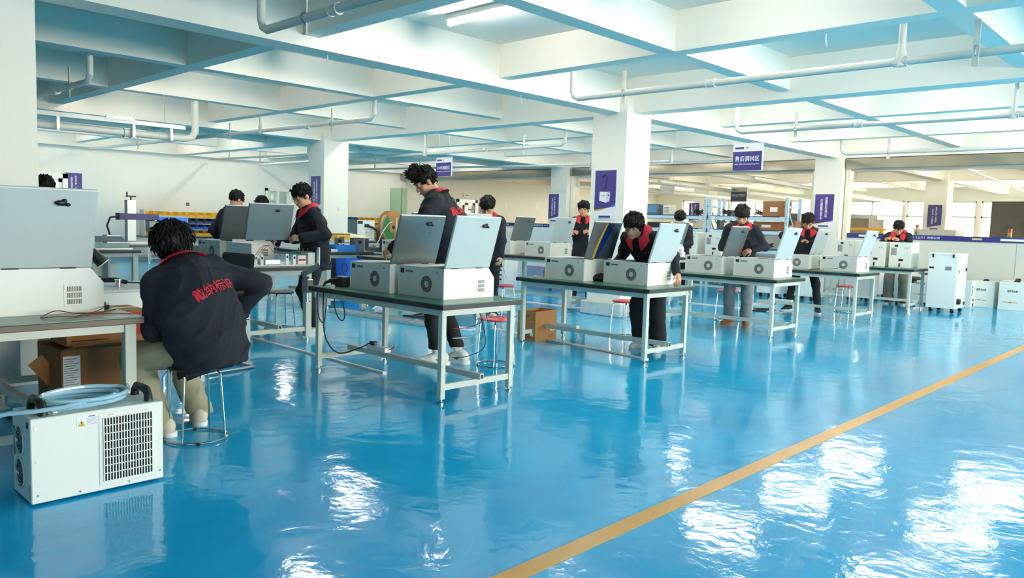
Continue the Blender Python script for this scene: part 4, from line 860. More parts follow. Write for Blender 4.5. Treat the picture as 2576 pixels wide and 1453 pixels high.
def tower(label, x, y, h, w=.46, d=.62, group='white cabinets on casters', full=True):
    o = thing('tower_cabinet', label, 'cabinet', (x, y, 0), RZX, group); f = -d/2
    MB().box(-w/2, f, .085, w/2, d/2, h-.03, .004).build('casing', WHITE, o); MB().box(-w/2-.004, f-.004, h-.0299, w/2+.004, d/2+.004, h, .004).build('cover', WHITE, o)
    for sx in (-1, 1):
        MB().box(sx*.16-.014, f-.016, h-.075, sx*.16+.014, f+.001, h-.01, .005).build('latch', BLACK, o)
        for sy in (-1, 1):
            c = MB().box(sx*(w/2-.06)-.02, sy*(d/2-.06)-.02, .06, sx*(w/2-.06)+.02, sy*(d/2-.06)+.02, .0849).build('caster', BLACK, o); MB().cyl((sx*(w/2-.06)+.01, sy*(d/2-.06)-.014, .032), (sx*(w/2-.06)+.01, sy*(d/2-.06)+.014, .032), .032, n=16).build('wheel', BLACK, c)
    MB().box(-w*.46, f-.003, h*.74, -w*.3, f+.001, h*.77).build('display', BLACK, o)
    gp = MB().box(.04, f-.002, h*.72, .14, f+.001, h*.785).build('grille', SLABEL, o); q = MB()
    for i in range(9):
        for j in range(6): q.box(.045+i*.0105, f-.0026, h*.725+j*.01, .052+i*.0105, f-.0018, h*.725+j*.01+.006)
    q = q.build('grille_holes', DARK, gp); q['kind'] = 'stuff'
    if full:
        s = w/2
        MB().box(s-.001, -.2, h*.67, s+.002, -.13, h*.73).build('data_label', SLABEL, o); MB().box(s-.001, -.19, h*.69, s+.003, -.15, h*.715).build('label_symbol', INK, o)
        smooth_by_angle(MB().cyl((s-.001, -.17, .21), (s+.05, -.17, .21), .055, .045, 18).build('hose_port', BLACK, o))
        for zc in (.13, h*.7): MB().box(s-.001, d/2-.09, zc, s+.02, d/2-.05, zc+.06, .004).build('hinge', BLACK, o)
    return o
tower('tall white tower cabinet on black casters right of the end bench', 15.22, 3.87, 1.04)
tower('white cabinet on casters behind the legs of the man in black trousers, leftmost', 15.05, 7.0, .72, .46, .5, full=False)
tower('white cabinet on casters seen between the legs of the man in black trousers', 15.05, 6.3, .74, .46, .5, full=False)
tower('white cabinet on casters beside the red stool under the bench end', 16.0, 5.6, .70, .46, .5, full=False)
tower('white cabinet on casters behind the bent man\'s knees', 17.1, 5.75, .70, .42, .5, full=False)
o = thing('swivel_stool', 'black swivel stool with chrome column at the end bench', 'stool', (16.2, 4.75, 0)); smooth_by_angle(MB().lathe([(.02, .47), (.17, .48), (.18, .51), (.16, .54), (.02, .545)], n=20).build('seat', mat('tan_black_seat', (52, 46, 40), .5), o)); MB().box(-.09, -.09, .42, .09, .09, .4699, .01).build('mechanism', BLACK, o); MB().cyl((0, 0, .06), (0, 0, .42), .025, n=12).build('column', CHROME, o)
for k in range(5):
    a = 2*math.pi*k/5; L = MB().tube([(.02*math.cos(a), .02*math.sin(a), .07), (.26*math.cos(a), .26*math.sin(a), .05)], [.022, .014], 8).build('star_leg', CHROME, o); MB().ball((.27*math.cos(a), .27*math.sin(a), .024), .024, 10, 6).build('castor', BLACK, L)
# ---------------------------------------------------------------- blue racks before the glass
def rack(label, x0, y0, y1, shelves, depth=.65, hz=2.07):
    o = thing('storage_rack', label, 'rack', (x0, (y0+y1)/2, 0), 0, 'light blue storage racks'); L = (y1-y0)/2
    for sx in (0, depth):
        for sy in (-1, 1):
            u = MB().box(sx-.03, sy*L-.035, 0, sx+.03, sy*L+.035, hz).build('upright', RACK, o)
            if sx == 0:
                q = MB(); z = .1
                while z < hz-.04: q.box(-.0312, sy*L-.02, z, -.0298, sy*L-.012, z+.022); q.box(-.0312, sy*L+.012, z, -.0298, sy*L+.02, z+.022); z += .05
                q = q.build('upright_slots', mat('slot_blue_grey', (92, 112, 130), .6), u); q['kind'] = 'stuff'
    for sy in (-1, 1):
        MB().box(.03, sy*L-.012, hz-.22, depth-.03, sy*L+.012, hz-.18).build('top_brace', RACK, o)
        for k in range(2):
            z0_, z1_ = .3+.8*k, 1.05+.8*k
            if k % 2: z0_, z1_ = z1_, z0_
            MB().tube([(.0, sy*L, z0_), (depth, sy*L, z1_)], .016, 6).build('diagonal_brace', RACK, o)
    for z in shelves:
        for sx in (-.03, depth+.0): MB().box(sx, -L+.035, z-.1, sx+.03, L-.035, z-.02, .004).build('shelf_beam', RACK, o)
        MB().box(-.03, -L+.035, z-.02, depth+.03, L-.035, z).build('shelf_board', mat('rack_board_dark', (48, 52, 58), .6), o)
        for sy in (-1, 1): MB().box(-.045, sy*(L-.09)-.05, z-.11, -.0301, sy*(L-.09)+.05, z-.01).build('beam_connector', GREYW, o)
    return o
SH = (.52, 1.02, 1.34, 1.66)
rack('light blue storage rack behind the man in grey jeans, three uprights from the column', 16.5, 7.45, 9.33, (.5, .92, 1.35, 1.66))
rack('light blue storage rack left of the grey-jeans man, behind the centre-parted man', 16.5, 9.46, 11.6, (.5, .92, 1.35, 1.66))
def blk(name, label, cat, x, y, z, w, d, h, m, extra=None, group=None):
    o = thing(name, label, cat, (x, y, z), 0, group); MB().box(-w/2, -d/2, 0, w/2, d/2, h, .004).build('case', m, o)
    if extra == 'screen': flat_ = MB().box(-w/2-.004, -d*.4, h*.2, -w/2+.001, d*.15, h*.85, .002).build('screen', mat('screen_blue', (74, 120, 170), .2), o)
    if extra == 'vents':
        for k in range(4): MB().box(-w/2-.002, -d*.35, h*(.25+.15*k), -w/2+.001, d*.35, h*(.3+.15*k)).build('vent', DARK, o)
    if extra == 'label': MB().box(-w/2-.002, -d*.2, h*.3, -w/2+.001, d*.15, h*.6).build('label', PWHITE, o)
    if extra == 'rim': MB().box(-w/2-.004, -d/2-.004, h-.01, w/2+.004, d/2+.004, h+.002, .002).build('rim', RUBBER, o)
    return o
blk('wooden_crate', 'large brown board crate on the top shelf of the blue rack', 'crate', 16.8, 7.82, 1.66, .4, .5, .34, CARD2, 'label')
blk('wooden_crate', 'smaller brown crate behind the right rack upright', 'crate', 17.0, 7.5, 1.35, .3, .2, .22, CARD2, 'label', 'rack crates')
blk('cardboard_box', 'long brown carton on the second rack shelf from the top', 'box', 16.8, 7.98, 1.35, .4, .62, .2, CARD2, 'label')
blk('shelf_unit', 'grey instrument box on the top rack shelf', 'instrument', 16.8, 8.75, 1.66, .3, .22, .12, GREYPC, 'vents')
blk('shelf_bottle_box', 'small dark box on the top rack shelf', 'box', 16.8, 9.0, 1.66, .12, .06, .14, mat('dark_purple', (70, 54, 70), .5), 'label')
blk('monitor_unit', 'blue-screened instrument on the left rack', 'instrument', 16.75, 11.05, 1.66, .4, .48, .26, GREYPC, 'screen')
blk('instrument', 'pale instrument beside the blue-screened one on the left rack', 'instrument', 16.75, 10.6, 1.66, .3, .2, .24, GREYW, 'vents')
for k, (y, z, l) in enumerate([(8.98, 1.66, 'heap of black cable near the left end of the top rack shelf'), (8.62, 1.66, 'heap of black cable beside the grey instrument on the rack'), (8.15, 1.66, 'heap of black cable before the large brown crate'), (9.75, 1.66, 'heap of black cable on the left rack by the upright'), (8.45, 1.35, 'heap of pale cable on the second rack shelf'), (7.95, .92, 'neat coil of black cable on the low rack shelf')]):
    p = []
    for i in range(26):
        a = i*.9; r = .1+.02*math.sin(i*2.3); p.append((16.7+r*math.cos(a), y+r*1.1*math.sin(a), z+.012+.0035*i+(.05*abs(math.sin(a)) if k != 4 else .02)))
    wire(l, p, .01, BLACK if k != 4 else GREYPC, 'cable', 'cable_coil', 'cable heaps on the rack')
o = thing('spray_bottle', 'white bottle with green cap on the second rack shelf', 'bottle', (16.6, 8.98, 1.35)); smooth_by_angle(MB().lathe([(.028, 0), (.03, .01), (.03, .12), (.012, .15)], n=14).build('bottle', PWHITE, o)); MB().cyl((0, 0, .15), (0, 0, .19), .02, n=12).build('cap', mat('cap_green', (30, 140, 70), .4), o)
for k, (y, z, w, h, m) in enumerate([(9.15, 1.35, .1, .2, GREYPC), (8.8, 1.35, .12, .2, DARK), (8.62, 1.35, .1, .17, GREYPC), (10.9, 1.35, .5, .12, BLACK), (10.3, 1.35, .3, .1, DARK), (10.8, .92, .5, .2, WHITE), (10.1, .92, .4, .2, GREYW)]):
    blk('rack_case', ['slim grey case at the left of the second rack shelf', 'dark slim case beside the green-capped bottle', 'grey slim case right of the dark slim case', 'flat black case low on the left rack', 'shorter dark flat case low on the left rack', 'white case on the low shelf of the left rack', 'grey-white case on the low shelf of the left rack'][k], 'case', 16.75, y, z, .3, w, h, m, 'vents')
# ---------------------------------------------------------------- third row: reels, tray, power case, marking head, bins
def reel(label, x, y, z, R, tilt, green=False):
    o = thing('cable_reel', label, 'reel', (x, y, z), 0, 'cardboard cable reels'); M = Matrix.Rotation(tilt, 4, 'Z') @ Matrix.Rotation(math.pi/2, 4, 'X')
    MB().cyl((0, 0, -.055), (0, 0, -.05), R, n=40, M=M).build('back_flange', CARD, o)
    fr = MB(); n = 40
    if green:     # flange with a window showing the drum
        MB().cyl((0, 0, .05), (0, 0, .055), R, n=40, M=M).build('front_flange', CARD, o)
        g = MB().add([(.9*R*math.cos(t), .9*R*math.sin(t), .0565) for t in np.linspace(2.2, 4.9, 16)]+[(.35*R*math.cos(t), .35*R*math.sin(t), .0565) for t in np.linspace(4.9, 2.2, 10)], [tuple(range(26))], M).build('green_print', mat('reel_green', (24, 120, 56), .5), o, fix=False)
        MB().box(.05, -.22, .0551, .075, .16, .075, 0, M).build('holding_strip', PVC, o)
    else: MB().cyl((0, 0, .05), (0, 0, .055), R, n=40, M=M).build('front_flange', CARD, o)
    MB().cyl((0, 0, -.0499), (0, 0, .0499), R*.82, n=32, M=M).build('white_cable', PVC, o)
    MB().cyl((0, 0, .0551), (0, 0, .065), .03, n=14, M=M).build('hub', DARK, o)
    return o
reel('cardboard cable reel with green print, the upper of two', 7.72, 10.12, 1.215, .265, math.radians(12), True)
reel('plain cardboard cable reel, the lower of two, half hidden by the lid', 7.55, 9.62, .79, .29, math.radians(12))
o = thing('reel_stand', 'dark reel stand carrying the two cardboard cable reels', 'stand', (7.7, 10.2, 0)); MB().cyl((0, .15, 0), (0, .15, 1.25), .02, n=10).build('post', DARK, o); MB().box(-.3, -.75, 0, .3, .3, .03, .004).build('base', DARK, o); MB().cyl((0, -.06, 1.215), (0, .15, 1.215), .014, n=8).build('axle', ZINC, o); MB().cyl((-.15, -.6, .79), (-.15, .15, .79), .014, n=8).build('axle', ZINC, o)
wire('white cable arching down from the upper cable reel', [(7.66, 10.0, 1.3), (7.55, 9.95, 1.27), (7.42, 9.95, 1.12), (7.36, 9.95, 1.0), (7.3, 10.0, .9)], .008, PVC, 'cable', 'cable')
TB = H2+.02
o = thing('parts_tray', 'light blue plastic tray of small parts on the third-row bench', 'tray', (6.86, 10.18, TB), -.1)
MB().box(-.19, -.13, 0, .19, .13, .008).build('base', CYANPL, o)
for bx in ((-.19, -.13, .008, .19, -.122, .1), (-.19, .122, .008, .19, .13, .1), (-.19, -.122, .008, -.182, .122, .1), (.182, -.122, .008, .19, .122, .1)): MB().box(*bx).build('tray_wall', CYANPL, o)
for k in range(7): tag((lambda q: q)(MB().box(-.03, -.02, 0, .03, .02, .05, .006, Matrix.Translation((6.74+.04*k, 10.16+.03*(k % 3), TB+.062)) @ Euler((.3*k, .2*k, k)).to_matrix().to_4x4()).build('small_part', [DARK, PWHITE, mat('dark_red_part', (120, 40, 44), .5)][k % 3])), ['dark part at the left of the blue tray', 'white part in the blue tray', 'dark red part in the blue tray', 'dark part in the middle of the blue tray', 'white part right of the middle of the blue tray', 'red-brown part in the right half of the blue tray', 'dark part at the right of the blue tray'][k], 'part', 'small parts in the blue tray')
def bracket(label, x, y, z, rz):
    o = thing('casting_bracket', label, 'bracket', (x, y, z), rz, 'silver brackets on the third-row bench')
    MB().box(-.07, -.1, 0, .07, .1, .012, .003).build('base', ZINC, o); MB().box(-.07, -.1, .012, -.058, .1, .2, .003).build('upright', ZINC, o); MB().box(-.07, -.1, .2, .03, -.0, .212, .003).build('top_arm', ZINC, o); MB().box(-.072, -.05, .12, -.0575, .02, .17).build('window', DARK, o)
    return o
bracket('silver bracket at the right end of the tray bench', 7.08, 10.0, TB, .3); bracket('silver bracket behind the blue tray', 7.02, 10.45, TB, .3); bracket('silver bracket just left of the blue tray', 6.58, 10.4, TB, 2.4); bracket('silver bracket at the left end of the tray bench', 6.50, 10.62, TB, .3)
o = thing('white_cover', 'white plastic cover lying at the left front of the tray bench', 'cover', (6.52, 10.06, TB)); MB().box(-.1, -.1, 0, .1, .12, .035, .008).build('cover', PWHITE, o)
blk('white_board', 'white board piece standing in the blue tray', 'board', 6.92, 10.26, TB+.01, .2, .02, .12, PWHITE, 'rim')
o = thing('waste_bin', 'blue plastic waste bin under the tray bench', 'bin', (8.7, 12.75, 0)); smooth_by_angle(MB().lathe([(.2, 0), (.25, .6), (.26, .62), (.255, .63), (.24, .63), (.19, .02)], n=4, M=Matrix.Rotation(math.pi/4, 4, 'Z')).build('bin_body', BLUEPL, o), 30)
MB().tube([(-.18, -.28+.02*math.sin(t), .35+.09*math.sin(t)) if 0 else (-.2+.06*math.cos(t), -.19, .38+.09*math.sin(t)) for t in np.linspace(0, 2*math.pi, 20)[:-1]], .008, 6, True).build('cable_loop', BLACK, o)
carton('plain box beside the blue bin behind the tray bench', 8.2, 13.2, 0, .4, .4, .5, 0, mat('pale_carton', (176, 172, 156), .7), group='cardboard boxes')
blk('power_case', 'grey-blue upright power case with cream front on the bench behind the trays', 'power case', 11.0, 15.72, H2, .5, .62, .5, GREYPC)
o = thing('case_front', 'cream connector face of the upright power case', 'panel', (11.0, 15.4, H2)); MB().box(-.25, -.02, .004, .25, .0, .49, .003).build('face', WHITE, o); MB().box(-.24, -.03, .4, -.1, -.02, .47, .003).build('dark_socket', DARK, o); MB().box(-.05, -.03, .32, .08, -.02, .4, .003).build('dark_socket', DARK, o)
for k in range(7): MB().box(-.02, -.026, .05+.035*k, .18, -.02, .065+.035*k).build('vent', SLABEL, o)
wire('thick black cable hanging from the upright power case to the floor side', [(11.05, 15.36, H2+.36), (11.25, 15.3, H2+.25), (11.25, 15.28, H2), (11.1, 15.28, .6), (10.9, 15.3, .4), (10.7, 15.3, .2)], .03, BLACK, 'cable', 'cable')
blk('toolbox', 'yellow box on the clutter bench left of the power case', 'box', 8.9, 13.3, .9, .3, .22, .12, YELPL, 'rim')
blk('junk_case', 'black case under the pale sheet left of the power case', 'case', 9.3, 13.4, .74, .5, .3, .2, BLACK, 'vents')
blk('white_case', 'white case below the yellow box on the clutter bench', 'case', 8.85, 13.3, .74, .34, .3, .16, GREYW, 'label')
o = blk('clutter_bench', 'dark bench of odd cases before the left rear column', 'bench', 9.2, 13.5, 0, 1.2, .7, .74, DARK, 'rim')
o = thing('pale_sheet', 'pale cream sheet draped over the black case', 'sheet', (9.35, 13.5, .945)); MB().add([(-.28, -.2, .0), (.3, -.2, .0), (.34, .18, .0), (-.1, .2, .09), (-.22, .1, .12)], [(0, 1, 2, 3, 4)]).build('sheet', mat('pale_paper', (224, 222, 190), .6), o, fix=False)
# desktop marking head on the left third-row bench
o = thing('laser_marker', 'desktop laser head with purple arm and tall silver column at left', 'laser marker', (4.86, 13.3, H2), 0)
MB().box(-.35, -.25, 0, .35, .25, .05, .004).build('base', ZINC, o); MB().box(-.08, -.06, .05, .06, .06, .72, .004).build('column', ZINC, o)
MB().box(-.2, -.07, .40, .42, .07, .50, .005).build('laser_arm', mat('arm_purple', (66, 52, 130), .35), o); MB().box(-.215, -.075, .395, -.2, .075, .505, .003).build('arm_cap', BLACK, o)
MB().box(.26, -.08, .22, .42, .08, .38, .006).build('scan_head', GREYW, o); MB().box(.42, -.05, .24, .46, .05, .32, .004).build('lens', DARK, o)
cr_ = MB().cyl((0, 0, .72), (0, 0, .77), .012, n=8).build('crank_shaft', BLACK, o); MB().box(-.08, -.015, .77, .08, .015, .79, .004).build('crank', BLACK, cr_); MB().cyl((-.06, 0, .79), (-.06, 0, .85), .012, n=8).build('crank_knob', BLACK, cr_)
smooth_by_angle(MB().tube([(-.21, 0, .45), (-.32, 0, .43), (-.37, 0, .3), (-.33, 0, .16), (-.22, 0, .08)], .016, 8).build('hose', BLACK, o), 60)
blk('control_case', 'silver control box at the foot of the laser head', 'case', 4.45, 13.0, H2, .2, .2, .16, ZINC, 'vents')
o = thing('monitor', 'blue-screened monitor behind the seated man\'s head', 'monitor', (5.75, 13.9, H2)); MB().box(-.28, -.03, .12, .3, .03, .48, .006).build('screen_case', GREYW, o); MB().box(-.25, -.034, .15, .28, -.03, .45).build('screen', mat('screen_lit', (44, 98, 205), .2, emit=.5), o); MB().box(-.05, -.06, 0, .05, .06, .12).build('stand', GREYW, o); MB().box(-.28, -.05, .38, -.26, -.03, .42).build('green_light', mat('led_green', (60, 220, 150), .3, emit=2), o)
for sx in (-1.3, .5): MB().box(sx-.02, -.8, -H2, sx+.02, .3, -.031).build('desk_leg', CREAM, o)
MB().box(-1.45, -1.1, -.03, .6, .35, -.0005).build('desk_top', GREYMAT, o)
o = thing('finned_tray', 'silver-rimmed tray with dark ribbed plate at the corner of the left bench', 'tray', (3.98, 11.62, H2), 0)
MB().box(-.32, -.24, 0, .2, .24, .02, .003).build('base', ZINC, o); MB().box(-.34, -.25, .02, -.3, -.2, .2, .006).build('end_frame', PWHITE, o); MB().box(-.34, .0, .02, -.3, .05, .2, .006).build('end_frame', PWHITE, o); MB().box(-.34, -.25, .2, -.3, .05, .215, .004).build('end_frame', PWHITE, o)
MB().box(-.28, -.1, .0201, .2, -.09, .09, .0, ).build('clear_front', mat('tray_teal', (120, 156, 158), .3), o)
for k in range(6): MB().box(-.28, .0+.035*k, .1+.012*k, .2, .015+.035*k, .115+.012*k).build('fin', GREYPC, o)
for k, (x, y, w, h, m) in enumerate([(3.5, 12.1, .2, .17, mat('olive_grey', (112, 116, 108), .5)), (3.52, 12.55, .2, .17, GREYPC), (3.56, 12.95, .2, .15, GREYPC), (3.50, 11.72, .22, .18, mat('olive_grey', (112, 116, 108), .5))]):
    blk('motor_housing', ['olive-grey motor housing, second from the right on the left bench', 'blue-grey motor housing on the left bench', 'farther blue-grey motor housing on the left bench', 'olive-grey motor housing nearest on the left bench'][k], 'housing', x, y, H2, .26, w*1.3, h, m, 'rim', 'motor housings on the left bench')
o = thing('scanner', 'black handheld unit on the motor housings at left', 'scanner', (3.55, 12.15, H2+.176)); smooth_by_angle(MB().ball((0, 0, .03), 1, 12, 8, (.05, .07, .035)).build('body', BLACK, o))
blk('floor_case', 'white equipment case with dark openings under the left bench', 'case', 4.3, 13.6, 0, .7, .6, .5, WHITE, 'vents')
# component bins on the wall benches
bin_m = {'y': YELPL, 'b': mat('bin_blue', (36, 86, 190), .4), 'd': mat('bin_navy', (28, 44, 96), .4)}
BINP = {}
def bin_(x, y, z, c, label, group):
    if c not in BINP:
        o = thing('component_bin', label, 'bin', (x, y, z), 0, group)
        w, d, h = .21, .26, .15
        MB().box(-w/2, -d/2, 0, w/2, d/2, .006).build('floor_panel', bin_m[c], o)
        for s in (-1, 1): MB().prism([(-d/2, .006), (d/2, .006), (d/2, h), (-d/2+.08, h), (-d/2, h*.5)], s*w/2-.004, s*w/2+.004, 'x').build('side_wall', bin_m[c], o)
        MB().box(-w/2+.004, -d/2, .0061, w/2-.004, -d/2+.006, h*.5).build('front_lip', bin_m[c], o); MB().box(-w/2+.004, d/2-.006, .0061, w/2-.004, d/2, h).build('back_wall', bin_m[c], o)
        MB().box(-w/2+.01, -d/2+.01, .0062, w/2-.01, d/2-.01, .07).build('contents', DARK, o)
        BINP[c] = o
    else: dup(BINP[c], (x, y, z), label=label, group=group)
rows = ['b', 'd', 'y']; cn = {'y': 'yellow', 'b': 'blue', 'd': 'navy'}
def bin_shelf(x0, x1, base, nrow, pattern, where, gname):
    o = thing('bin_shelf', 'steel shelf frame of bins ' + where, 'shelf', ((x0+x1)/2, 21.75, base), 0, 'bin shelves on the end wall benches'); L = (x1-x0)/2
    for s in (-1, 1): MB().box(s*L-.01, -.15, 0, s*L+.01, .2, nrow*.17+.02).build('side_plate', ZINC, o)
    for r in range(nrow): MB().box(-L+.0101, -.15, r*.17+.002, L-.0101, .2, r*.17+.008).build('shelf_plate', ZINC, o)
    n = int((x1-x0-.04)/.23)
    for r in range(nrow):
        for k in range(n):
            c = pattern(r, k); bin_(x0+.13+k*.23, 21.75, base+r*.17+.0085, c, '%s component bin, %s from the left in the %s row %s' % (cn[c], ['first', 'second', 'third', 'fourth', 'fifth', 'sixth', 'seventh', 'eighth', 'ninth', 'tenth'][k], ['lowest', 'second', 'third', 'top'][r], where), gname)
bin_shelf(8.25, 10.5, .7, 4, lambda r, k: 'y' if r == 3 or (r == 0) else ('b' if (r == 1) else 'd'), 'left of the rear column', 'component bins left of the rear column')
bin_shelf(14.7, 16.5, .7, 4, lambda r, k: 'b' if (k < 2 and r > 1) else 'y', 'right of the rear column', 'component bins right of the rear column')
blk('white_machine', 'white machine body on the bench behind the man with glasses, round badge', 'machine', 15.2, 13.4, .0, .7, 1.5, 1.25, GREYW, 'label')
blk('white_machine', 'white machine body beyond the badge machine along the partition', 'machine', 15.4, 15.2, 0, .7, .8, 1.2, WHITE, 'vents')
blk('grey_locker', 'grey-blue locker unit on the floor between the middle bench legs', 'locker', 12.0, 10.5, 0, .5, .6, .48, mat('locker_blue', (112, 124, 158), .45), 'label')
blk('grey_locker', 'second grey-blue locker beside the first on the floor', 'locker', 12.0, 9.85, 0, .5, .5, .46, mat('locker_blue', (112, 124, 158), .45), 'label')
blk('chiller_case', 'white chiller case with dark grille under the far bench near the man with glasses', 'chiller', 11.6, 11.35, 0, .4, .5, .62, WHITE, 'vents')
blk('machine_bed', 'grey machine bed with rails on the bench behind the man with glasses', 'machine', 10.3, 10.9, .55, .5, .9, .28, GREYPC, 'vents')
o = thing('bed_stand', 'steel stand under the grey machine bed', 'stand', (10.3, 10.9, 0)); MB().box(-.24, -.44, 0, -.18, .44, .549).build('frame_side', CREAM, o); MB().box(.18, -.44, 0, .24, .44, .549).build('frame_side', CREAM, o)
# ---------------------------------------------------------------- beyond the glass
blk('large_machine', 'bulky dark grey machine beyond the glass at the right edge', 'machine', 24.0, 3.2, 0, 2.4, 3.4, 2.25, mat('far_machine_brown', (104, 98, 88), .6, vary=.15), 'screen')
blk('large_machine', 'bulky grey machine beyond the glass left of the bent man', 'machine', 24.5, 9.6, 0, 2.2, 2.0, 1.9, mat('far_machine_grey', (120, 118, 110), .6, vary=.15), 'screen')
blk('large_machine', 'tan machine hood beyond the glass behind the bent man', 'machine', 23.0, 8.2, 0, 1.2, .9, 1.75, mat('far_machine_tan', (150, 136, 120), .6, vary=.1), 'label')
blk('far_cabinet', 'pale cabinet beyond the glass between the two bulky machines', 'cabinet', 22.5, 6.0, 0, .8, 1.0, 1.5, GREYW, 'label')
for k, (x, y, z) in enumerate([(20.5, 5.95, 1.35), (20.0, 3.9, 1.3), (21, 3.45, 1.4)]):
    o = thing('signal_tower', ['red and green signal tower beyond the glass right of the bent man', 'red signal tower beyond the purple strip at right', 'green and red signal tower near the right frame edge'][k], 'signal light', (x, y, 0), 0, 'signal towers beyond the glass'); MB().cyl((0, 0, 0), (0, 0, z), .02, n=8).build('pole', GREYW, o)
    for j, c in enumerate([(210, 70, 60), (230, 150, 60), (70, 150, 90)]): MB().cyl((0, 0, z+.08*(2-j)), (0, 0, z+.08*(2-j)+.078), .04, n=12).build('lamp_segment', mat('signal_%d' % j, c, .3), o)
o = thing('yellow_rail', 'yellow guard rail beyond the glass', 'railing', (20.3, 8.6, 0)); MB().box(-.03, -2.0, 1.42, .03, 1.5, 1.48).build('top_rail', YELPL, o)
for y in (-1.9, -.3, 1.4): MB().box(-.04, y-.04, 0, .04, y+.04, 1.419).build('post', YELPL, o)
o = thing('building', 'pale building with windows outside beyond the far windows', 'building', (58, 9, 0)); MB().box(0, -9, -3, 6, 4, 3.6).build('wall', mat('facade', (214, 196, 186), .8), o)
for k in range(5): f_ = MB().box(-.08, -8+2.4*k, .6, .02, -6.6+2.4*k, 2.2).build('window', WF, o); MB().box(-.1, -7.9+2.4*k, .7, -.06, -6.7+2.4*k, 2.1).build('pane', GREYPC, f_)
struct('ground', MB().box(36, -60, -3.2, 120, 80, -3), mat('ground_grey', (150, 148, 140), .9))
# long ceiling cable trays beyond the glass
for k, (y, z, r) in enumerate([(9.0, 2.6, .06), (10.2, 2.75, .04), (11.5, 2.55, .06), (4.2, 2.8, .04), (12.8, 2.7, .05), (13.4, 2.5, .07)]):
    o = MB().tube([(17.9, y+k*.1, z), (34.42, y+1.5, z)], r, 8).build('far_pipe', PVC); tag(o, ['white duct pipe beyond the glass above the rack', 'thin white pipe beyond the glass above the rack', 'second white duct pipe beyond the glass', 'white pipe beyond the glass at the right', 'white pipe beyond the glass near the hanging board', 'thick white duct beyond the glass at the left'][k], 'pipe', 'pipes beyond the glass')
# loose pieces on the floor
wire('ring of white cable lying on the floor beside the tall man\'s leg', [(6.52+.09*math.cos(t), 6.97+.11*math.sin(t), .012+.004*(i % 3)) for i, t in enumerate(np.linspace(0, 12, 22))], .012, PWHITE, 'cable', 'cable_ring')
o = thing('plastic_bag', 'crumpled white plastic bag on the floor behind the tall man\'s bench', 'bag', (6.65, 8.95, 0)); bb = MB().ball((0, 0, .055), 1, 14, 9, (.12, .09, .055)); bb.v = [(x+random.uniform(-.012, .012), y+random.uniform(-.012, .012), max(0, z+random.uniform(-.012, .012))) for x, y, z in bb.v]; bb.build('bag', PWHITE, o)
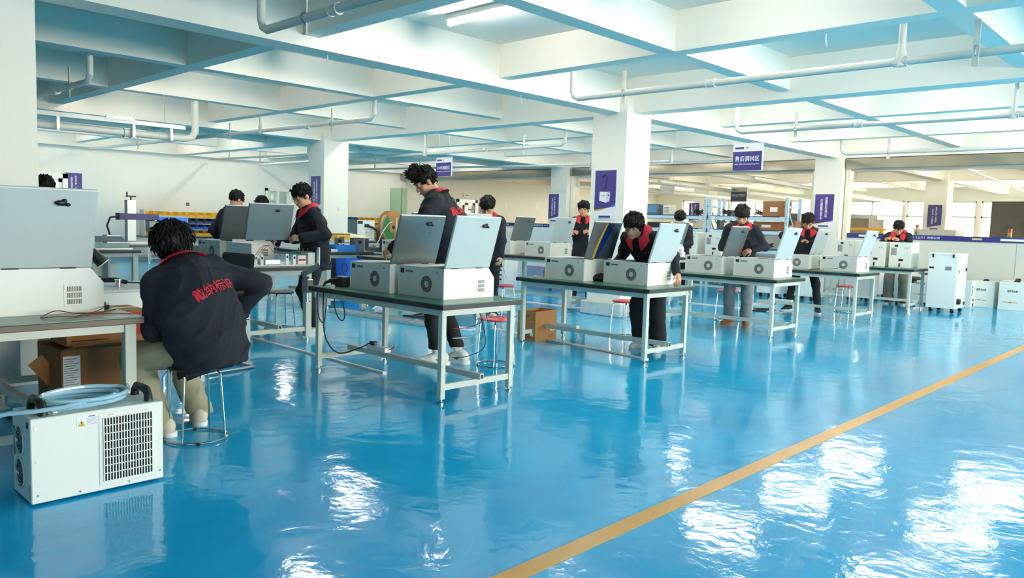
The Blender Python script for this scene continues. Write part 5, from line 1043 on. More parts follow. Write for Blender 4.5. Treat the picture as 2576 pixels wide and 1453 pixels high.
# ---------------------------------------------------------------- people: continuous surfaces from blended distance fields
def A(*p): return np.array(p, float)
def rot(ax, deg):
    return np.array(Matrix.Rotation(math.radians(deg), 3, ax))
def make_axis(lo, hi, h, fine):
    p = [lo]
    while p[-1] < hi:
        st = h
        for a, b, hf in fine:
            if a-h <= p[-1] <= b: st = min(st, hf)
        p.append(p[-1]+st)
    return np.array(p, 'f4')
class Field:
    def __init__(s, ax): s.ax = ax; s.d = np.full([len(a) for a in ax], 1.0, 'f4')
    def put(s, f, lo, hi, k=.0, op='u'):
        sl = []
        for a, l, h in zip(s.ax, lo, hi):
            i = max(0, int(np.searchsorted(a, l))-1); j = min(len(a), int(np.searchsorted(a, h))+1)
            if j-i < 2: return s
            sl.append(slice(i, j))
        X = s.ax[0][sl[0]][:, None, None]; Y = s.ax[1][sl[1]][None, :, None]; Z = s.ax[2][sl[2]][None, None, :]
        v = f(X, Y, Z).astype('f4'); sl = tuple(sl); a = s.d[sl]
        if op == 's': v = -v
        if k > 0:
            h = np.maximum(k-np.abs(a-v), 0)/k; c = h*h*k*.25
            s.d[sl] = (np.minimum(a, v)-c) if op == 'u' else (np.maximum(a, v)+c)
        else: s.d[sl] = np.minimum(a, v) if op == 'u' else np.maximum(a, v)
        return s
    def cap(s, a, b, ra, rb=None, k=.03, op='u', flat=None):
        a, b = A(*a), A(*b); rb = ra if rb is None else rb; m = max(ra, rb)*(1.0 if flat is None else 1.35)+k+.02
        d = b-a; L2 = max(float(d@d), 1e-9)
        if flat is not None: S, Fv, fy = flat      # front vector, factor: squash along the front vector
        def f(X, Y, Z):
            x, y, z = X-a[0], Y-a[1], Z-a[2]
            t = np.clip((x*d[0]+y*d[1]+z*d[2])/L2, 0, 1); x = x-t*d[0]; y = y-t*d[1]; z = z-t*d[2]
            q = x*x+y*y+z*z
            if flat is not None:
                w = x*Fv[0]+y*Fv[1]+z*Fv[2]; q = q+w*w*(1/fy**2-1); return (np.sqrt(q)-(ra+t*(rb-ra)))*(.5+.5*fy)
            return np.sqrt(q)-(ra+t*(rb-ra))
        return s.put(f, np.minimum(a, b)-m, np.maximum(a, b)+m, k, op)
    def ell(s, c, r, R=None, k=.02, op='u'):
        c = A(*c); r = A(*r); R = np.eye(3) if R is None else R; m = max(r)+k+.02
        def f(X, Y, Z):
            x, y, z = X-c[0], Y-c[1], Z-c[2]
            u = [(x*R[0, i]+y*R[1, i]+z*R[2, i])/r[i] for i in range(3)]
            k0 = np.sqrt(u[0]**2+u[1]**2+u[2]**2); k1 = np.sqrt((u[0]/r[0])**2+(u[1]/r[1])**2+(u[2]/r[2])**2)
            return k0*(k0-1)/np.maximum(k1, 1e-6)
        return s.put(f, c-m, c+m, k, op)
    def all(s, f):
        s.d = f(s.d, s.ax[0][:, None, None], s.ax[1][None, :, None], s.ax[2][None, None, :]).astype('f4'); return s
    def mesh(s):
        d = s.d; neg = d < 0; n = neg.astype('i1')
        c = n[:-1]+n[1:]; c = c[:, :-1]+c[:, 1:]; c = c[:, :, :-1]+c[:, :, 1:]
        I, J, K = np.nonzero((c > 0) & (c < 8))
        if len(I) == 0: return np.zeros((0, 3)), []
        acc = np.zeros((len(I), 3)); cnt = np.zeros(len(I))
        xs, ys, zs = s.ax
        cor = [(i, j, k) for i in (0, 1) for j in (0, 1) for k in (0, 1)]
        for p in cor:
            for ax in range(3):
                if p[ax]: continue
                q = list(p); q[ax] = 1
                dp = d[I+p[0], J+p[1], K+p[2]]; dq = d[I+q[0], J+q[1], K+q[2]]; m = (dp < 0) != (dq < 0)
                t = np.where(m, dp/np.where(m, dp-dq, 1), 0)
                P = np.stack([xs[I+p[0]], ys[J+p[1]], zs[K+p[2]]], 1).astype(float); Q = np.stack([xs[I+q[0]], ys[J+q[1]], zs[K+q[2]]], 1)
                acc += np.where(m[:, None], P+(Q-P)*t[:, None], 0); cnt += m
        V = acc/cnt[:, None]
        idx = np.full(c.shape, -1, 'i4'); idx[I, J, K] = np.arange(len(I)); Fs = []
        for ax in range(3):
            sh = [slice(None)]*3; sh2 = [slice(None)]*3; sh[ax] = slice(0, -1); sh2[ax] = slice(1, None)
            e = neg[tuple(sh)] != neg[tuple(sh2)]; ins = neg[tuple(sh)]
            o1, o2 = (ax+1) % 3, (ax+2) % 3
            g = np.array(np.nonzero(e)); ok = (g[o1] > 0) & (g[o2] > 0) & (g[o1] < d.shape[o1]-1) & (g[o2] < d.shape[o2]-1); g = g[:, ok]
            def at(a, b):
                h = g.copy(); h[o1] += a; h[o2] += b; return idx[h[0], h[1], h[2]]
            q = np.stack([at(-1, -1), at(0, -1), at(0, 0), at(-1, 0)], 1); fl = ~ins[g[0], g[1], g[2]]
            q[fl] = q[fl][:, ::-1]; q = q[(q >= 0).all(1)]; Fs.append(q)
        return V, np.concatenate(Fs)
def field_obj(name, F, m, parent, relax=1):
    V, Q = F.mesh()
    if relax and len(V):
        for _ in range(relax):
            s_ = np.zeros_like(V); n_ = np.zeros(len(V))
            for i in range(4):
                np.add.at(s_, Q[:, i], V[Q[:, (i+1) % 4]]); np.add.at(n_, Q[:, i], 1); np.add.at(s_, Q[:, i], V[Q[:, (i+3) % 4]]); np.add.at(n_, Q[:, i], 1)
            V = V*.5+.5*s_/np.maximum(n_, 1)[:, None]
    me = bpy.data.meshes.new(name); me.from_pydata(V.tolist(), [], Q.tolist()); me.shade_smooth(); me.materials.append(m)
    o = bpy.data.objects.new(name, me); C.objects.link(o); o.parent = parent; return o
def ik(a, t, l1, l2, pole):
    d = t-a; L = np.linalg.norm(d); Lc = min(L, (l1+l2)*.998)
    u = d/max(L, 1e-6); t2 = a+u*Lc
    x = (l1*l1-l2*l2+Lc*Lc)/(2*Lc); hgt = math.sqrt(max(l1*l1-x*x, 0)); p = pole-u*(pole@u); n = np.linalg.norm(p)
    p = p/n if n > 1e-6 else A(0, 0, 1)
    return a+u*x+p*hgt, t2
SKIN = mat('skin', (205, 152, 122), .5, vary=.06, scale=18)
NAVYJ = mat('navy_jacket', (22, 26, 39), .85, vary=.15, scale=14, bump=.25, bscale=220)
HAIRM = mat('black_hair', (15, 14, 15), .6, spec=.25)
HAIRB = mat('brown_black_hair', (34, 26, 23), .6, spec=.25)
REDC = mat('red_collar', (204, 28, 46), .7)
FACEDK = mat('eye_dark', (26, 20, 20), .4); LIPM = mat('lips', (168, 96, 86), .5)
from mathutils.bvhtree import BVHTree
def project_onto(obj, origin_fn, direction, off):
    me = obj.data; bv = BVHTree.FromPolygons([v.co for v in me.vertices], [p.vertices for p in me.polygons]); dv = Vector(direction)
    def go(q):
        out = np.empty((len(q), 3))
        for i, (x, y, _) in enumerate(q):
            o = Vector(origin_fn(x, y)); h = bv.ray_cast(o-dv*.35, dv)
            out[i] = (h[0]-dv*off) if h[0] is not None else o
        return out
    return go
def person(label, pos, heading, h=1.74, lean=4, curl=8, twist=0, side=0, nod=20, yaw=0, neckf=12, seat=None, hands=None, palms=(None, None), feet=None, toe=(8, -8), poles=None, near=False,
           text_off=(0, .07, 0), text_size=(.34, .083), jacket=NAVYJ, pants=None, shoe=None, sole=None, hair=HAIRM, style='short', glasses=False, back=None, logo=True, collar=REDC, hood=None, hem=.17, cuffs=.05, sock=None, stripe=None, wide=1.0, belly=0.0, shoemark=False, turned_cuff=False, eyes=True, fluff=.45, hs=1.06, arms_in=False, group='workers in navy jackets with red collars'):
    s = h/1.75
    root = thing('person', label, 'person', pos, math.radians(heading-90), group)
    Mi = np.array((Matrix.Translation(pos) @ Matrix.Rotation(math.radians(heading-90), 4, 'Z')).inverted())
    def loc(w): return (Mi @ np.append(A(*w), 1))[:3]
    pz = (.93*s-.01) if seat is None else seat+.10*s
    pel = A(0, -.10*math.sin(math.radians(max(lean, 0)))*(1 if seat is None else 0), pz)
    if feet is None: fl_, fr_ = A(-.13, .02, 0)*s, A(.13, .0, 0)*s
    else: fl_, fr_ = loc(feet[0]), loc(feet[1])
    if seat is None:
        mid = (fl_+fr_)/2; spread = np.linalg.norm((fl_-fr_)[:2]); pel[2] = min(pel[2], math.sqrt(max(.825**2*s**2-(spread/2-.09)**2-.01, .2))+.085*s); pel[:2] += mid[:2]
    Tw = rot('Z', twist)
    def tilt(deg): return Tw @ rot('Y', side) @ rot('X', -deg)
    R0, R1 = tilt(lean), tilt(lean+curl); R2 = tilt(lean+curl+neckf)
    chest = pel+.27*s*R0[:, 2]; neck = chest+.25*s*R1[:, 2]
    hc = neck+.05*s*R1[:, 2]+.115*s*R2[:, 2]
    Rh = Tw @ rot('Z', yaw) @ rot('Y', side*.5) @ rot('X', -nod)
    X1, Y1, U1 = R1[:, 0], R1[:, 1], R1[:, 2]
    shl = neck-.055*s*U1-X1*.175*s; shr = neck-.055*s*U1+X1*.175*s
    hipl, hipr = pel+A(-.09, 0, -.03)*s, pel+A(.09, 0, -.03)*s
    if seat is not None: hipl, hipr = pel+A(-.09, .02, -.02)*s, pel+A(.09, .02, -.02)*s
    anl, anr = fl_+A(0, 0, .085*s), fr_+A(0, 0, .085*s)
    kpole = A(0, 1, .15) if seat is None else A(0, 1, .9)
    knl, anl = ik(hipl, anl, .415*s, .41*s, kpole+A(-.15, 0, 0)); knr, anr = ik(hipr, anr, .415*s, .41*s, kpole+A(.15, 0, 0))
    if hands is None: hands = (None, None)
    def arm(sh, hand, sg, pole):
        if hand is None: t = sh+A(sg*.10*s, .06, -.53*s)
        else: t = loc(hand)
        el, w = ik(sh, t-(t-sh)/max(np.linalg.norm(t-sh), 1e-6)*.07*s, .29*s, .255*s, pole)
        d = (w-el)/np.linalg.norm(w-el); return el, w, d
    pl = poles or (A(-.6, -.5, -.6), A(.6, -.5, -.6))
    ell_, wl, dl = arm(shl, hands[0], -1, Tw @ A(*pl[0])); elr, wr, dr = arm(shr, hands[1], 1, Tw @ A(*pl[1]))
    hb = .011 if near else .0145; hf = .0045 if near else .0065
    def boxof(pts, pad): P = np.array(pts); return P.min(0)-pad, P.max(0)+pad
    lo, hi = boxof([hc, neck, pel, knl, knr, anl, anr, ell_, elr, wl, wr, wl+dl*.2, wr+dr*.2, shl, shr, fl_, fr_], .17); lo[2] = max(lo[2], .02)
    fine = []
    ax = []
    for i in range(3):
        fi = [(hc[i]-.125, hc[i]+.135, hf)]
        for w, d in ((wl, dl), (wr, dr)): c_ = w+d*.09; fi.append((c_[i]-.11, c_[i]+.11, .0062))
        ax.append(make_axis(lo[i], hi[i], hb, fi))
    # ---- body: one continuous skin
    B = Field(ax)
    flt = (None, R0[:, 1], .72)
    B.cap(pel, chest, .115*s, .12*s, .05, flat=flt); B.cap(chest, neck-.07*s*U1, .12*s, .10*s, .05, flat=(None, Y1, .7)); B.cap(shl+X1*.02, shr-X1*.02, .042*s, k=.04)
    B.cap(neck-.06*s*U1, hc+Rh @ A(0, -.025, -.055), .056, .053, .03)
    for a, kn, an, ft in ((hipl, knl, anl, fl_), (hipr, knr, anr, fr_)): B.cap(a, kn, .068*s, .048*s, .04); B.cap(kn, an, .046*s, .032*s, .03)
    for sh, el, w in ((shl, ell_, wl), (shr, elr, wr)): B.cap(sh, el, .042*s, .036*s, .03); B.cap(el, w, .037*s, .025, .02)
    def BE(c, r, *a): return B.ell(c, tuple(x*hs for x in r), *a)
    def HE(c, r, *a): return HF.ell(c, tuple(x*(hs if i_ else hs) for i_, x in enumerate(r)), *a)
    def H(x, y, z): return hc+Rh @ A(x, y, z)*hs
    BE(H(0, -.012, .035), (.077, .094, .088), Rh, .02); BE(H(0, .022, -.03), (.062, .066, .088), Rh, .03); BE(H(0, .03, -.068), (.052, .052, .042), Rh, .03); BE(H(0, .066, -.098), (.022, .018, .015), Rh, .02)
    for q in (-1, 1):
        BE(H(q*.045, .055, -.024), (.022, .022, .024), Rh, .02)
        BE(H(q*.031, .1, .004), (.017, .012, .009), Rh, .012, 's'); BE(H(q*.031, .078, .003), (.017, .0125, .012), Rh, .004)
        BE(H(q*.079, -.008, -.006), (.011, .02, .032), Rh, .008); BE(H(q*.011, .098, -.033), (.009, .010, .008), Rh, .006)
    B.cap(H(-.036, .081, .024), H(.036, .081, .024), .010, k=.02); B.cap(H(0, .088, .014), H(0, .108, -.03), .0075, .0115, .012)
    BE(H(0, .089, -.058), (.024, .011, .007), Rh, .006); BE(H(0, .088, -.068), (.020, .011, .007), Rh, .006)
    for sg, w, d, pn in ((-1, wl, dl, palms[0]), (1, wr, dr, palms[1])):       # hands with five fingers
        n = A(*(pn if pn is not None else (Tw @ A(-sg*.8, .2, -.6)))); n = n-d*(n@d); n = n/np.linalg.norm(n); sd = np.cross(d, n)*sg     # sd points to the thumb side
        if pn is None and sd @ (Tw @ A(0, 1, .3)) < 0: sd = -sd
        pc = w+d*.045; RR = np.stack([sd, d, n], 1)
        B.cap(w-d*.02, w+d*.03, .024, .026, .015); B.ell(pc, (.040, .050, .017), RR, .015)
        for j, (off, L) in enumerate([(.029, .068), (.010, .076), (-.010, .070), (-.028, .056)]):
            b0 = w+d*.078+sd*off; p = b0; an_ = .35
            for seg in (.45, .32, .23):
                an_ += .38; q_ = p+(d*math.cos(an_)+n*math.sin(an_))*L*seg+sd*off*.06; B.cap(p, q_, .0092-.0006*j, .0084-.0006*j, .004); p = q_
        t0 = w+d*.028+sd*.030; t1 = t0+(d*.6+sd*.62+n*.35)*.042; t2 = t1+(d*.85+n*.5+sd*.05)*.034; B.cap(t0-sd*.012, t1, .0125, .0108, .008); B.cap(t1, t2, .0104, .009, .003)
    body = field_obj('body', B, SKIN, root, 1)
    # ---- face details
    if eyes:
        for q in (-1, 1):
            T4 = Matrix.Translation(H(q*.031, .0885, -.001)) @ Matrix(Rh.tolist()).to_4x4()
            smooth_by_angle(MB().ball((0, 0, 0), 1, 10, 6, (.0125, .004, .0036), T4).build('eye', FACEDK, body))
            T5 = Matrix.Translation(H(q*.032, .0905, .0235)) @ Matrix(Rh.tolist()).to_4x4() @ Matrix.Rotation(-q*.25, 4, 'Z') @ Matrix.Rotation(q*.1, 4, 'Y')
            smooth_by_angle(MB().ball((0, 0, 0), 1, 10, 6, (.019, .005, .0042), T5).build('eyebrow', HAIRM, body))
        smooth_by_angle(MB().ball((0, 0, 0), 1, 10, 6, (.02, .0035, .0052), Matrix.Translation(H(0, .0985, -.062)) @ Matrix(Rh.tolist()).to_4x4()).build('lips', LIPM, body))
    if glasses:
        g = MB()
        for q in (-1, 1):
            g.tube([tuple(H(q*.034+.024*math.cos(t), .108-.006*abs(math.cos(t)), .0+.019*math.sin(t))) for t in np.linspace(0, 2*math.pi, 17)[:-1]], .0016, 5, True)
            g.tube([tuple(H(q*.058, .105, .006)), tuple(H(q*.078, .07, .008)), tuple(H(q*.082, -.005, .012))], .0016, 5)
        g.tube([tuple(H(-.01, .11, .004)), tuple(H(0, .114, .007)), tuple(H(.01, .11, .004))], .0016, 5); g_ = g.build('glasses', mat('glasses_frame', (90, 78, 62), .3, .6), root)
        smooth_by_angle(g_)
    # ---- hair
    hx = [make_axis(hc[i]-.15, hc[i]+.17, hf*.95, []) for i in range(3)]
    HF = Field(hx)
    c0 = {'short': -.012, 'fringe': -.035, 'bowl': -.035, 'top': -.002, 'long': -.045}[style]; c1 = {'short': .62, 'fringe': .52, 'bowl': .42, 'top': .62, 'long': .45}[style]
    HE(H(0, -.016, .044), (.089, .106, .096) if style != 'top' else (.086, .102, .094), Rh, 0)
    if style in ('fringe', 'bowl', 'long'): HE(H(0, .03, .06), (.082, .077, .066), Rh, .03); HE(H(0, -.03, .03), (.095, .098, .092), Rh, .03)
    if style == 'top':
        for k in range(7): HE(H(.028*math.cos(k*2.1), .03+.04*math.sin(k*1.7), .12+.008*(k % 3)), (.042, .042, .04), Rh, .015)
    ph = random.uniform(0, 6)
    def shape(d, X, Y, Z):
        x, y, z = X-hc[0], Y-hc[1], Z-hc[2]; lx = x*Rh[0, 0]+y*Rh[1, 0]+z*Rh[2, 0]; ly = x*Rh[0, 1]+y*Rh[1, 1]+z*Rh[2, 1]; lz = x*Rh[0, 2]+y*Rh[1, 2]+z*Rh[2, 2]; lx, ly, lz = lx/hs, ly/hs, lz/hs
        an = np.arctan2(lx, -ly)
        d = d+.0028*np.sin(31*an+9*np.sin(25*lz+ph)+ph)+.0030*np.sin(70*lx+50*lz+ph)*np.sin(64*ly-30*lz)+(.006 if style == 'top' else .002)*np.sin(120*lx+ph)*np.sin(110*ly)*np.clip(lz*9, 0, 1)
        edge = .006*np.sin(26*an+ph)+.004*np.sin(57*an)
        cut = (c0+c1*ly+edge)-lz
        face = np.maximum(ly-.0, 0)*0
        return np.maximum(d, cut*.8)
    HF.all(shape); ho = field_obj('hair', HF, hair, root, 1)
    tb = MB(); me = ho.data; nv = len(me.vertices); pick = [me.vertices[i] for i in random.sample(range(nv), min(nv, 420 if near else 170))]
    for v in pick:
        p = A(*v.co); nn = A(*v.normal); l = Rh.T @ (p-hc)
        if l[2] < -.05 and l[1] > -.02: continue
        crown = Rh @ A(0, -.03, .14)+hc; fl = p-crown; fl = fl-nn*(fl@nn); fl = fl/max(np.linalg.norm(fl), 1e-6)
        if style == 'top' and l[2] > .05: fl = Rh @ A(.2*l[0]/.08, .75, .45); wn_ = .9
        else: wn_ = fluff
        dd = fl+nn*wn_*random.uniform(.2, .9)+A(*[random.gauss(0, .11) for _ in range(3)]); dd = dd/np.linalg.norm(dd); L = random.uniform(.022, .042)*(1.25 if style in ('long', 'bowl', 'top') else 1)
        q1 = p+dd*L*.5; q2 = q1+(dd-nn*.35+A(0, 0, -.3 if style != 'top' else .1))*L*.5
        tb.tube([tuple(p-nn*.006), tuple(q1), tuple(q2)], [.0075, .0055, .001], 4)
    tf = tb.build('hair_tufts', hair, ho); tf['kind'] = 'stuff'; tf.data.shade_smooth()
    # ---- jacket
    def folds(amp):
        p = [random.uniform(0, 6) for _ in range(6)]
        def f(d, X, Y, Z):
            w = np.sin(17*Z+6*np.sin(7*X+p[0])+5*Y+p[1])*.5+np.sin(29*Z-11*X+9*Y+p[2])*.3+np.sin(13*X+19*Y+8*Z+p[3])*.5+np.sin(41*X-23*Z+p[4])*np.sin(33*Y+p[5])*.35+np.sin(58*Z+22*X*np.sin(9*Y)+p[2])*.22
            r1_ = 1-np.abs(np.sin(15*Z+9*X*np.sin(5*Z+p[0])+7*Y+p[3])); r2_ = 1-np.abs(np.sin(21*Z-13*X+8*Y+3*np.sin(12*X+p[4])+p[5]))
            return d+np.where(d < .5, amp*(w*.8-1.1*r1_**3-.9*r2_**4), 0)
        return f
    J = Field(ax)
    hemc = pel-R0[:, 2]*hem*s
    bx_ = .165*s*wide
    J.cap(pel-R0[:, 2]*(hem*s-.0), chest, bx_, .175*s*wide, .04, flat=(None, R0[:, 1], .70+belly)); J.cap(chest, neck-.10*s*U1, .175*s*wide, .145*s*wide, .06, flat=(None, Y1, .66+belly*.5))
    if seat is not None: J.ell(pel+A(0, 0, .02), (.205*s, .19*s, .15*s), Tw, .06); J.ell(chest-R0[:, 2]*.12-R0[:, 1]*.03, (.20*s, .16*s, .18*s), R0, .08)
    n0 = R0[:, 2]
    J.all(lambda d, X, Y, Z: np.maximum(d, -((X-hemc[0])*n0[0]+(Y-hemc[1])*n0[1]+(Z-hemc[2])*n0[2])))
    J.cap(shl+X1*.03*s, shr-X1*.03*s, .062*s, k=.06); J.cap(neck-.08*s*U1, neck-.03*U1, .075, .062, .04)
    for sh, el, w, d in ((shl, ell_, wl, dl), (shr, elr, wr, dr)):
        J.cap(sh, el, .068*s, .062*s, .05); J.cap(el, w-d*.015, .062*s, .044*s, .025)
    J.cap(neck+.0*U1, neck+.12*U1, .05, .05, .01, 's')
    J.all(folds(.0105 if near else .007)); J2 = J
    jk = field_obj('jacket', J2, jacket, root, 1)
    # collar: folded band open at the front
    if collar is not None:
        cb = MB(); n = 28; rows_ = []
        for lay in (0, 1):
            for i in range(n+1):
                a = math.radians(-158+316*i/n); fr = (1-math.cos(a))/2; dx, dy = math.sin(a), -math.cos(a); tip = max(0, (abs(math.degrees(a))-112)/46)
                base = neck+R1 @ A(0, .012, .0)
                t_ = .006*lay
                rows_.append(base+R1 @ A(dx*(.069+t_), dy*(.071+t_), .074-.040*fr)); rows_.append(base+R1 @ A(dx*(.104+t_*1.0), dy*(.102+t_), .066-.048*fr)); rows_.append(base+R1 @ A(dx*(.160-.035*tip+t_), dy*(.138+.022*tip+t_), .030-.050*fr-.055*tip))
        N3 = 3*(n+1); F_ = []
        for i in range(n):
            for r_ in range(2):
                a_, b_ = 3*i+r_, 3*(i+1)+r_; F_ += [(a_, b_, b_+1, a_+1), (N3+a_, N3+a_+1, N3+b_+1, N3+b_)]
            F_ += [(3*i+2, 3*(i+1)+2, N3+3*(i+1)+2, N3+3*i+2), (3*i, N3+3*i, N3+3*(i+1), 3*(i+1))]
        F_ += [(0, 1, N3+1, N3), (1, 2, N3+2, N3+1), (3*n, N3+3*n, N3+3*n+1, 3*n+1), (3*n+1, N3+3*n+1, N3+3*n+2, 3*n+2)]
        co = cb.add([tuple(p) for p in rows_], F_).build('collar', collar, root); smooth_by_angle(co, 50)
    if hood is not None:
        hd = Field([make_axis(neck[i]-.2, neck[i]+.2, .01, []) for i in range(3)]); hd.cap(neck+R1 @ A(-.06, -.02, .01), neck+R1 @ A(.06, -.02, .01), .055, k=.03); hd.cap(neck+R1 @ A(-.075, .0, .02), neck+R1 @ A(-.03, .08, -.06), .03, .02, .03); hd.cap(neck+R1 @ A(.075, .0, .02), neck+R1 @ A(.03, .08, -.06), .03, .02, .03); hd.cap(neck, neck+.15*U1, .052, .055, .005, 's'); field_obj('hood', hd, hood, root)
    # front placket, pocket flap and chest embroidery
    fy_ = -R1[:, 1]
    pk = chest+U1*.02
    if logo:
        c_ = chest+U1*.10*s-X1*.085*s; go = project_onto(jk, lambda x, y: c_+X1*x+U1*y, -Y1, -.0); 
        go2 = project_onto(jk, lambda x, y: c_+X1*x+U1*y, -Y1, .003)
        text('chest_embroidery', '戴纳标识', .017, (0, 0, 0), (1, 0, 0), (0, 1, 0), REDINK, jk, w=.062, curve_to=lambda q: project_onto(jk, lambda x, y: c_+X1*(-x)+U1*y, -Y1, .003)(q))
    if back:
        ca, sa = math.cos(text_off[2]), math.sin(text_off[2]); XT, UT = X1*ca+U1*sa, U1*ca-X1*sa; c_ = chest+U1*text_off[1]*s+X1*text_off[0]
        text('back_lettering', back, text_size[1], (0, 0, 0), (1, 0, 0), (0, 1, 0), REDINK, jk, w=text_size[0], curve_to=lambda q: project_onto(jk, lambda x, y: c_+XT*x+UT*y, Y1, .004)(q))
    # ---- trousers
    T_ = Field(ax); pm = pants or mat('black_trousers', (22, 22, 25), .85, bump=.2, bscale=150)
    T_.ell(pel+A(0, 0, -.01), (.155*s, .115*s, .13*s), None, .05)
    lw = 1.0 if wide <= 1.05 else 1.0
    pw_ = {'wide': (.098, .085, .088, .094), 'slim': (.088, .066, .064, .055), 'loose': (.094, .078, .078, .075)}[cuff_of(pm)]
    for a, kn, an in ((hipl, knl, anl), (hipr, knr, anr)):
        dk = (an-kn)/np.linalg.norm(an-kn); T_.cap(a, kn, pw_[0]*s, pw_[1]*s, .04); T_.cap(kn, an+dk*(.05 if not turned_cuff and cuff_of(pm) != 'slim' else 0 if not turned_cuff else -.05), pw_[2]*s, pw_[3]*s, .03)
    T_.all(folds(.006))
    cutz = cuffs
    T_.all(lambda d, X, Y, Z: np.maximum(d, cutz-Z))
    tr = field_obj('trousers', T_, pm, root, 1)
    if turned_cuff:
        for kn, an in ((knl, anl), (knr, anr)):
            dk = (an-kn)/np.linalg.norm(an-kn); q0 = an-dk*.075; MBt = MB().cyl(tuple(q0), tuple(q0+dk*.055), pw_[3]*s+.012, n=18); smooth_by_angle(MBt.build('turned_cuff', pm, tr))
    if stripe:
        for k, (mm, off) in enumerate(stripe):
            for kn, a, an, sg in ((knl, hipl, anl, -1), (knr, hipr, anr, 1)):
                pts = []
                for t in np.linspace(.25, 1.9, 14):
                    p = a+(kn-a)*t if t <= 1 else kn+(an-kn)*(t-1); rr = np.interp(t, [0, 1, 2], [pw_[0], pw_[1], pw_[3]])*s+.004; pts.append(tuple(p+A(sg*rr*math.cos(off), rr*math.sin(off), 0)))
                MB().tube(pts, .007, 5).build('side_stripe', mm, tr)
    # ---- shoes
    sm = shoe or mat('white_shoe', (226, 224, 216), .5); so = sole or mat('white_sole', (236, 234, 226), .5)
    for ft, an, kn, ang in ((fl_, anl, knl, toe[0]), (fr_, anr, knr, toe[1])):
        Rz_ = rot('Z', ang); g = lambda x, y, z: ft+Rz_ @ A(x, y, z)*s
        S_ = Field([make_axis(ft[i]-.23, ft[i]+.26, .0085 if near else .011, []) for i in range(2)]+[make_axis(.018, .2, .0085 if near else .011, [])])
        S_.cap(g(0, -.055, .055), g(0, .05, .052), .043*s, .043*s, .03); S_.cap(g(0, .05, .046), g(-.004, .15, .036), .042*s, .036*s, .04, flat=(None, A(0, 0, 1), .8)); S_.cap(g(0, -.04, .07), an+A(0, 0, .02), .042*s, .038*s, .03)
        S_.put(lambda X, Y, Z: (Z-.135)+0*X+0*Y, (ft[0]-.3, ft[1]-.3, .0), (ft[0]+.3, ft[1]+.3, .3), 0, 'x'); 
        sh_ = field_obj('shoe', S_, sm, root, 1)
        ol = [(.043*math.cos(t)*(1.0 if math.sin(t) < 0 else .98), (-.055 if math.sin(t) < 0 else .14)+(.055 if math.sin(t) < 0 else .058)*math.sin(t)) for t in np.linspace(0, 2*math.pi, 25)[:-1]]
        M = Matrix.Translation(ft) @ Matrix(Rz_.tolist()).to_4x4() @ Matrix.Scale(s, 4)
        MB().prism([(x*1.06, y) for x, y in ol], .0, .03, 'z', M).build('sole', so, sh_)
        for k in range(4): MB().tube([tuple(g(-.02, .035+.018*k, .094-.007*k)), tuple(g(0, .037+.018*k, .1-.007*k)), tuple(g(.02, .035+.018*k, .094-.007*k))], .0035, 5).build('lace', mat('lace_pale', (220, 218, 210), .7) if shoe is None or shoe.name != 'brown_suede' else mat('lace_tan', (150, 110, 70), .7), sh_)
        if shoemark:
            for sg in (-1, 1): MB().add([tuple(g(sg*.046, -.045, .062)), tuple(g(sg*.048, -.01, .036)), tuple(g(sg*.047, .07, .066)), tuple(g(sg*.049, -.005, .05))], [(0, 1, 2, 3)]).build('side_mark', INK, sh_, fix=False)
        if sock is not None: MB().cyl(tuple(an+A(0, 0, -.01)), tuple(an+(kn-an)*.22), .037*s, .041*s, 14).build('sock', sock, sh_)
    return root
def cuff_of(m):
    n = m.name
    return 'wide' if 'wide' in n else ('slim' if 'slim' in n else 'loose')
# ---- the thirteen workers
SLIM = mat('black_slim_trousers', (20, 20, 23), .85); WIDE = mat('black_wide_trousers', (19, 19, 22), .85); KHAKI = mat('khaki_trousers', (158, 152, 126), .85, vary=.08, scale=9); BJEAN = mat('black_jeans_slim', (34, 36, 40), .85, vary=.2, scale=12)
GJEAN = mat('grey_blue_jeans', (128, 133, 136), .85, vary=.14, scale=7); GSWEAT = mat('grey_wide_sweatpants', (146, 134, 120), .85, vary=.08, scale=8)
CREAMS = mat('cream_shoe', (214, 200, 178), .6); BROWN = mat('brown_suede', (156, 96, 48), .8); BLKS = mat('black_trainer', (26, 27, 30), .6); WSOCK = mat('white_sock', (228, 226, 222), .8)
person('person crouched on a stool at left, seen from behind, red lettering across the navy back', (2.07, 4.47, 0), 122, 1.76, lean=14, curl=20, twist=-40, side=-11, nod=2, yaw=-32, neckf=10, seat=.455, feet=((1.87, 4.70, 0), (2.17, 4.83, 0)), toe=(0, -50),
       hands=((1.93, 4.92, .60), (2.36, 4.62, .64)), poles=(A(-.15, -.5, -.8), A(1, -.35, -.1)), text_off=(.075, -.01, .32), text_size=(.28, .078), near=True, pants=KHAKI, shoe=CREAMS, style='long', glasses=True, back='戴纳标识', hem=.14, wide=1.25, belly=.14, cuffs=.07, logo=False, fluff=.5, hs=1.16)
person('person with glasses in white chunky trainers standing in profile behind the opened machine', (4.90, 7.80, 0), 168, 1.77, lean=6, curl=10, nod=26, yaw=14, hands=((4.50, 7.55, 1.06), (4.50, 8.0, 1.06)), feet=((4.80, 7.64, 0), (4.95, 7.97, 0)), toe=(14, -4), near=True, pants=BJEAN, glasses=True, wide=1.1, belly=.12, cuffs=.1, fluff=.35)
person('tall person with upswept hair and white trainers, head bowed over two machines', (4.82, 5.42, 0), 120, 1.95, lean=10, curl=14, nod=34, yaw=34, neckf=20, hands=((4.26, 5.64, 1.02), (4.45, 5.86, 1.05)), feet=((4.72, 5.44, 0), (4.94, 5.38, 0)), toe=(28, -20), near=True, pants=SLIM, style='top', back='戴纳标识', wide=1.14, belly=.1, hem=.15, cuffs=.15, sock=WSOCK, shoemark=True)
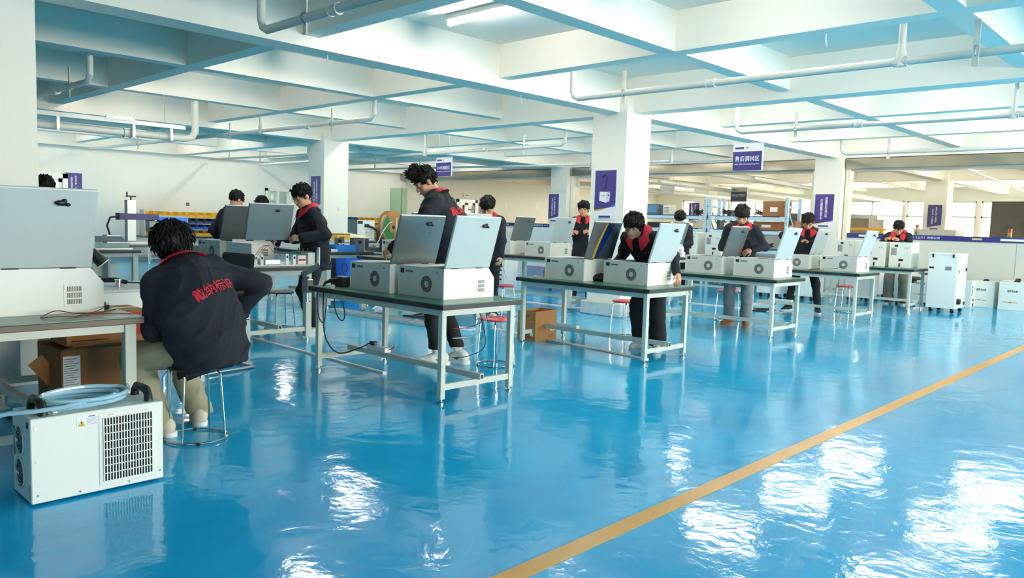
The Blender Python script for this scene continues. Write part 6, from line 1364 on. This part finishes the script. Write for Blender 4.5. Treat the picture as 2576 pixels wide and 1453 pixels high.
person('person in wide black trousers leaning on the middle bench, face turned to the left', (7.30, 4.86, 0), 184, 1.74, lean=42, curl=8, nod=20, yaw=12, neckf=6, hands=((7.08, 4.30, .80), (6.95, 5.12, .82)), poles=(A(-.1, -.7, -.2), A(.4, -.5, -.4)), feet=((7.22, 4.64, 0), (7.26, 4.9, 0)), toe=(20, -2), near=True, pants=WIDE, style='fringe', wide=1.08, cuffs=.05, fluff=.3)
person('person with glasses and red collar looking down, arms hanging, behind the tall man', (7.66, 7.72, 0), 214, 1.75, lean=6, curl=10, nod=38, yaw=0, hands=((7.42, 7.30, .80), (7.48, 7.98, .95)), feet=((7.58, 7.58, 0), (7.60, 7.84, 0)), pants=SLIM, glasses=True, style='fringe', wide=1.15, cuffs=.07, fluff=.3)
person('person in a grey hood under the navy jacket, half hidden by the middle column', (10.46, 8.32, 0), 214, 1.79, lean=2, curl=6, nod=2, yaw=-6, hands=((10.14, 7.95, 1.2), (10.14, 8.3, 1.16)), pants=SLIM, style='bowl', hood=mat('grey_hoodie', (172, 170, 162), .85), collar=REDC, fluff=.25)
person('person with centre-parted hair looking down, left of the blue rack', (13.02, 7.98, 0), 206, 1.72, lean=8, curl=10, nod=30, hands=((12.66, 7.76, .98), (12.62, 8.2, 1.02)), pants=SLIM, style='bowl', wide=1.12, fluff=.3)
person('person in grey-blue jeans and brown suede shoes joining hands over the bench', (10.24, 5.20, 0), 204, 1.74, lean=6, curl=10, nod=34, hands=((9.94, 4.98, 1.0), (9.95, 5.13, 1.0)), feet=((10.0, 5.02, 0), (10.08, 5.32, 0)), toe=(4, -28), pants=GJEAN, shoe=BROWN, sole=mat('tan_sole', (170, 112, 60), .7), style='fringe', hair=HAIRB, wide=1.2, belly=.06, turned_cuff=True, cuffs=.12, sock=mat('grey_sock', (190, 188, 180), .8), fluff=.6)
person('person in black trousers and black trainers holding a small tool before his chest', (12.92, 5.36, 0), 204, 1.72, lean=6, curl=12, nod=42, hands=((12.56, 5.32, 1.12), (12.58, 5.56, 1.12)), feet=((12.72, 5.12, 0), (12.70, 5.62, 0)), toe=(4, -32), pants=SLIM, shoe=BLKS, style='short', hair=HAIRB, wide=1.2, cuffs=.09, fluff=.5)
person('person in grey striped sweatpants bent over the two purifiers on the end bench', (15.95, 4.92, 0), 190, 1.74, lean=20, curl=16, nod=40, yaw=20, hands=((15.40, 4.80, 1.215), (15.40, 5.02, 1.215)), pants=GSWEAT, shoe=BLKS, style='short', wide=1.16, cuffs=.03, fluff=.3, stripe=[(mat('white_stripe', (230, 228, 224), .8), -.2), (mat('red_stripe', (190, 60, 50), .8), .25)])
person('person with back turned at far left, head turned right, over the dark brushed lid', (5.36, 10.85, 0), 24, 1.74, lean=4, curl=8, nod=24, yaw=-20, pants=SLIM, style='short', collar=NAVYJ, wide=1.1, fluff=.3)
person('person of whom only the black hair shows above the second brushed lid', (6.36, 11.75, 0), 70, 1.70, lean=6, curl=8, nod=24, pants=SLIM, style='fringe')
person('person in dark clothes behind the far left lid, only the hair showing beside the column', (2.60, 9.62, 0), 70, 1.76, lean=6, curl=8, nod=20, pants=SLIM, style='long')
o = thing('small_tool', 'small bright tool held up by the man in black trousers', 'tool', (12.54, 5.36, 1.17)); MB().cyl((0, 0, -.03), (.01, .02, .05), .008, n=8).build('tool_body', PWHITE, o)
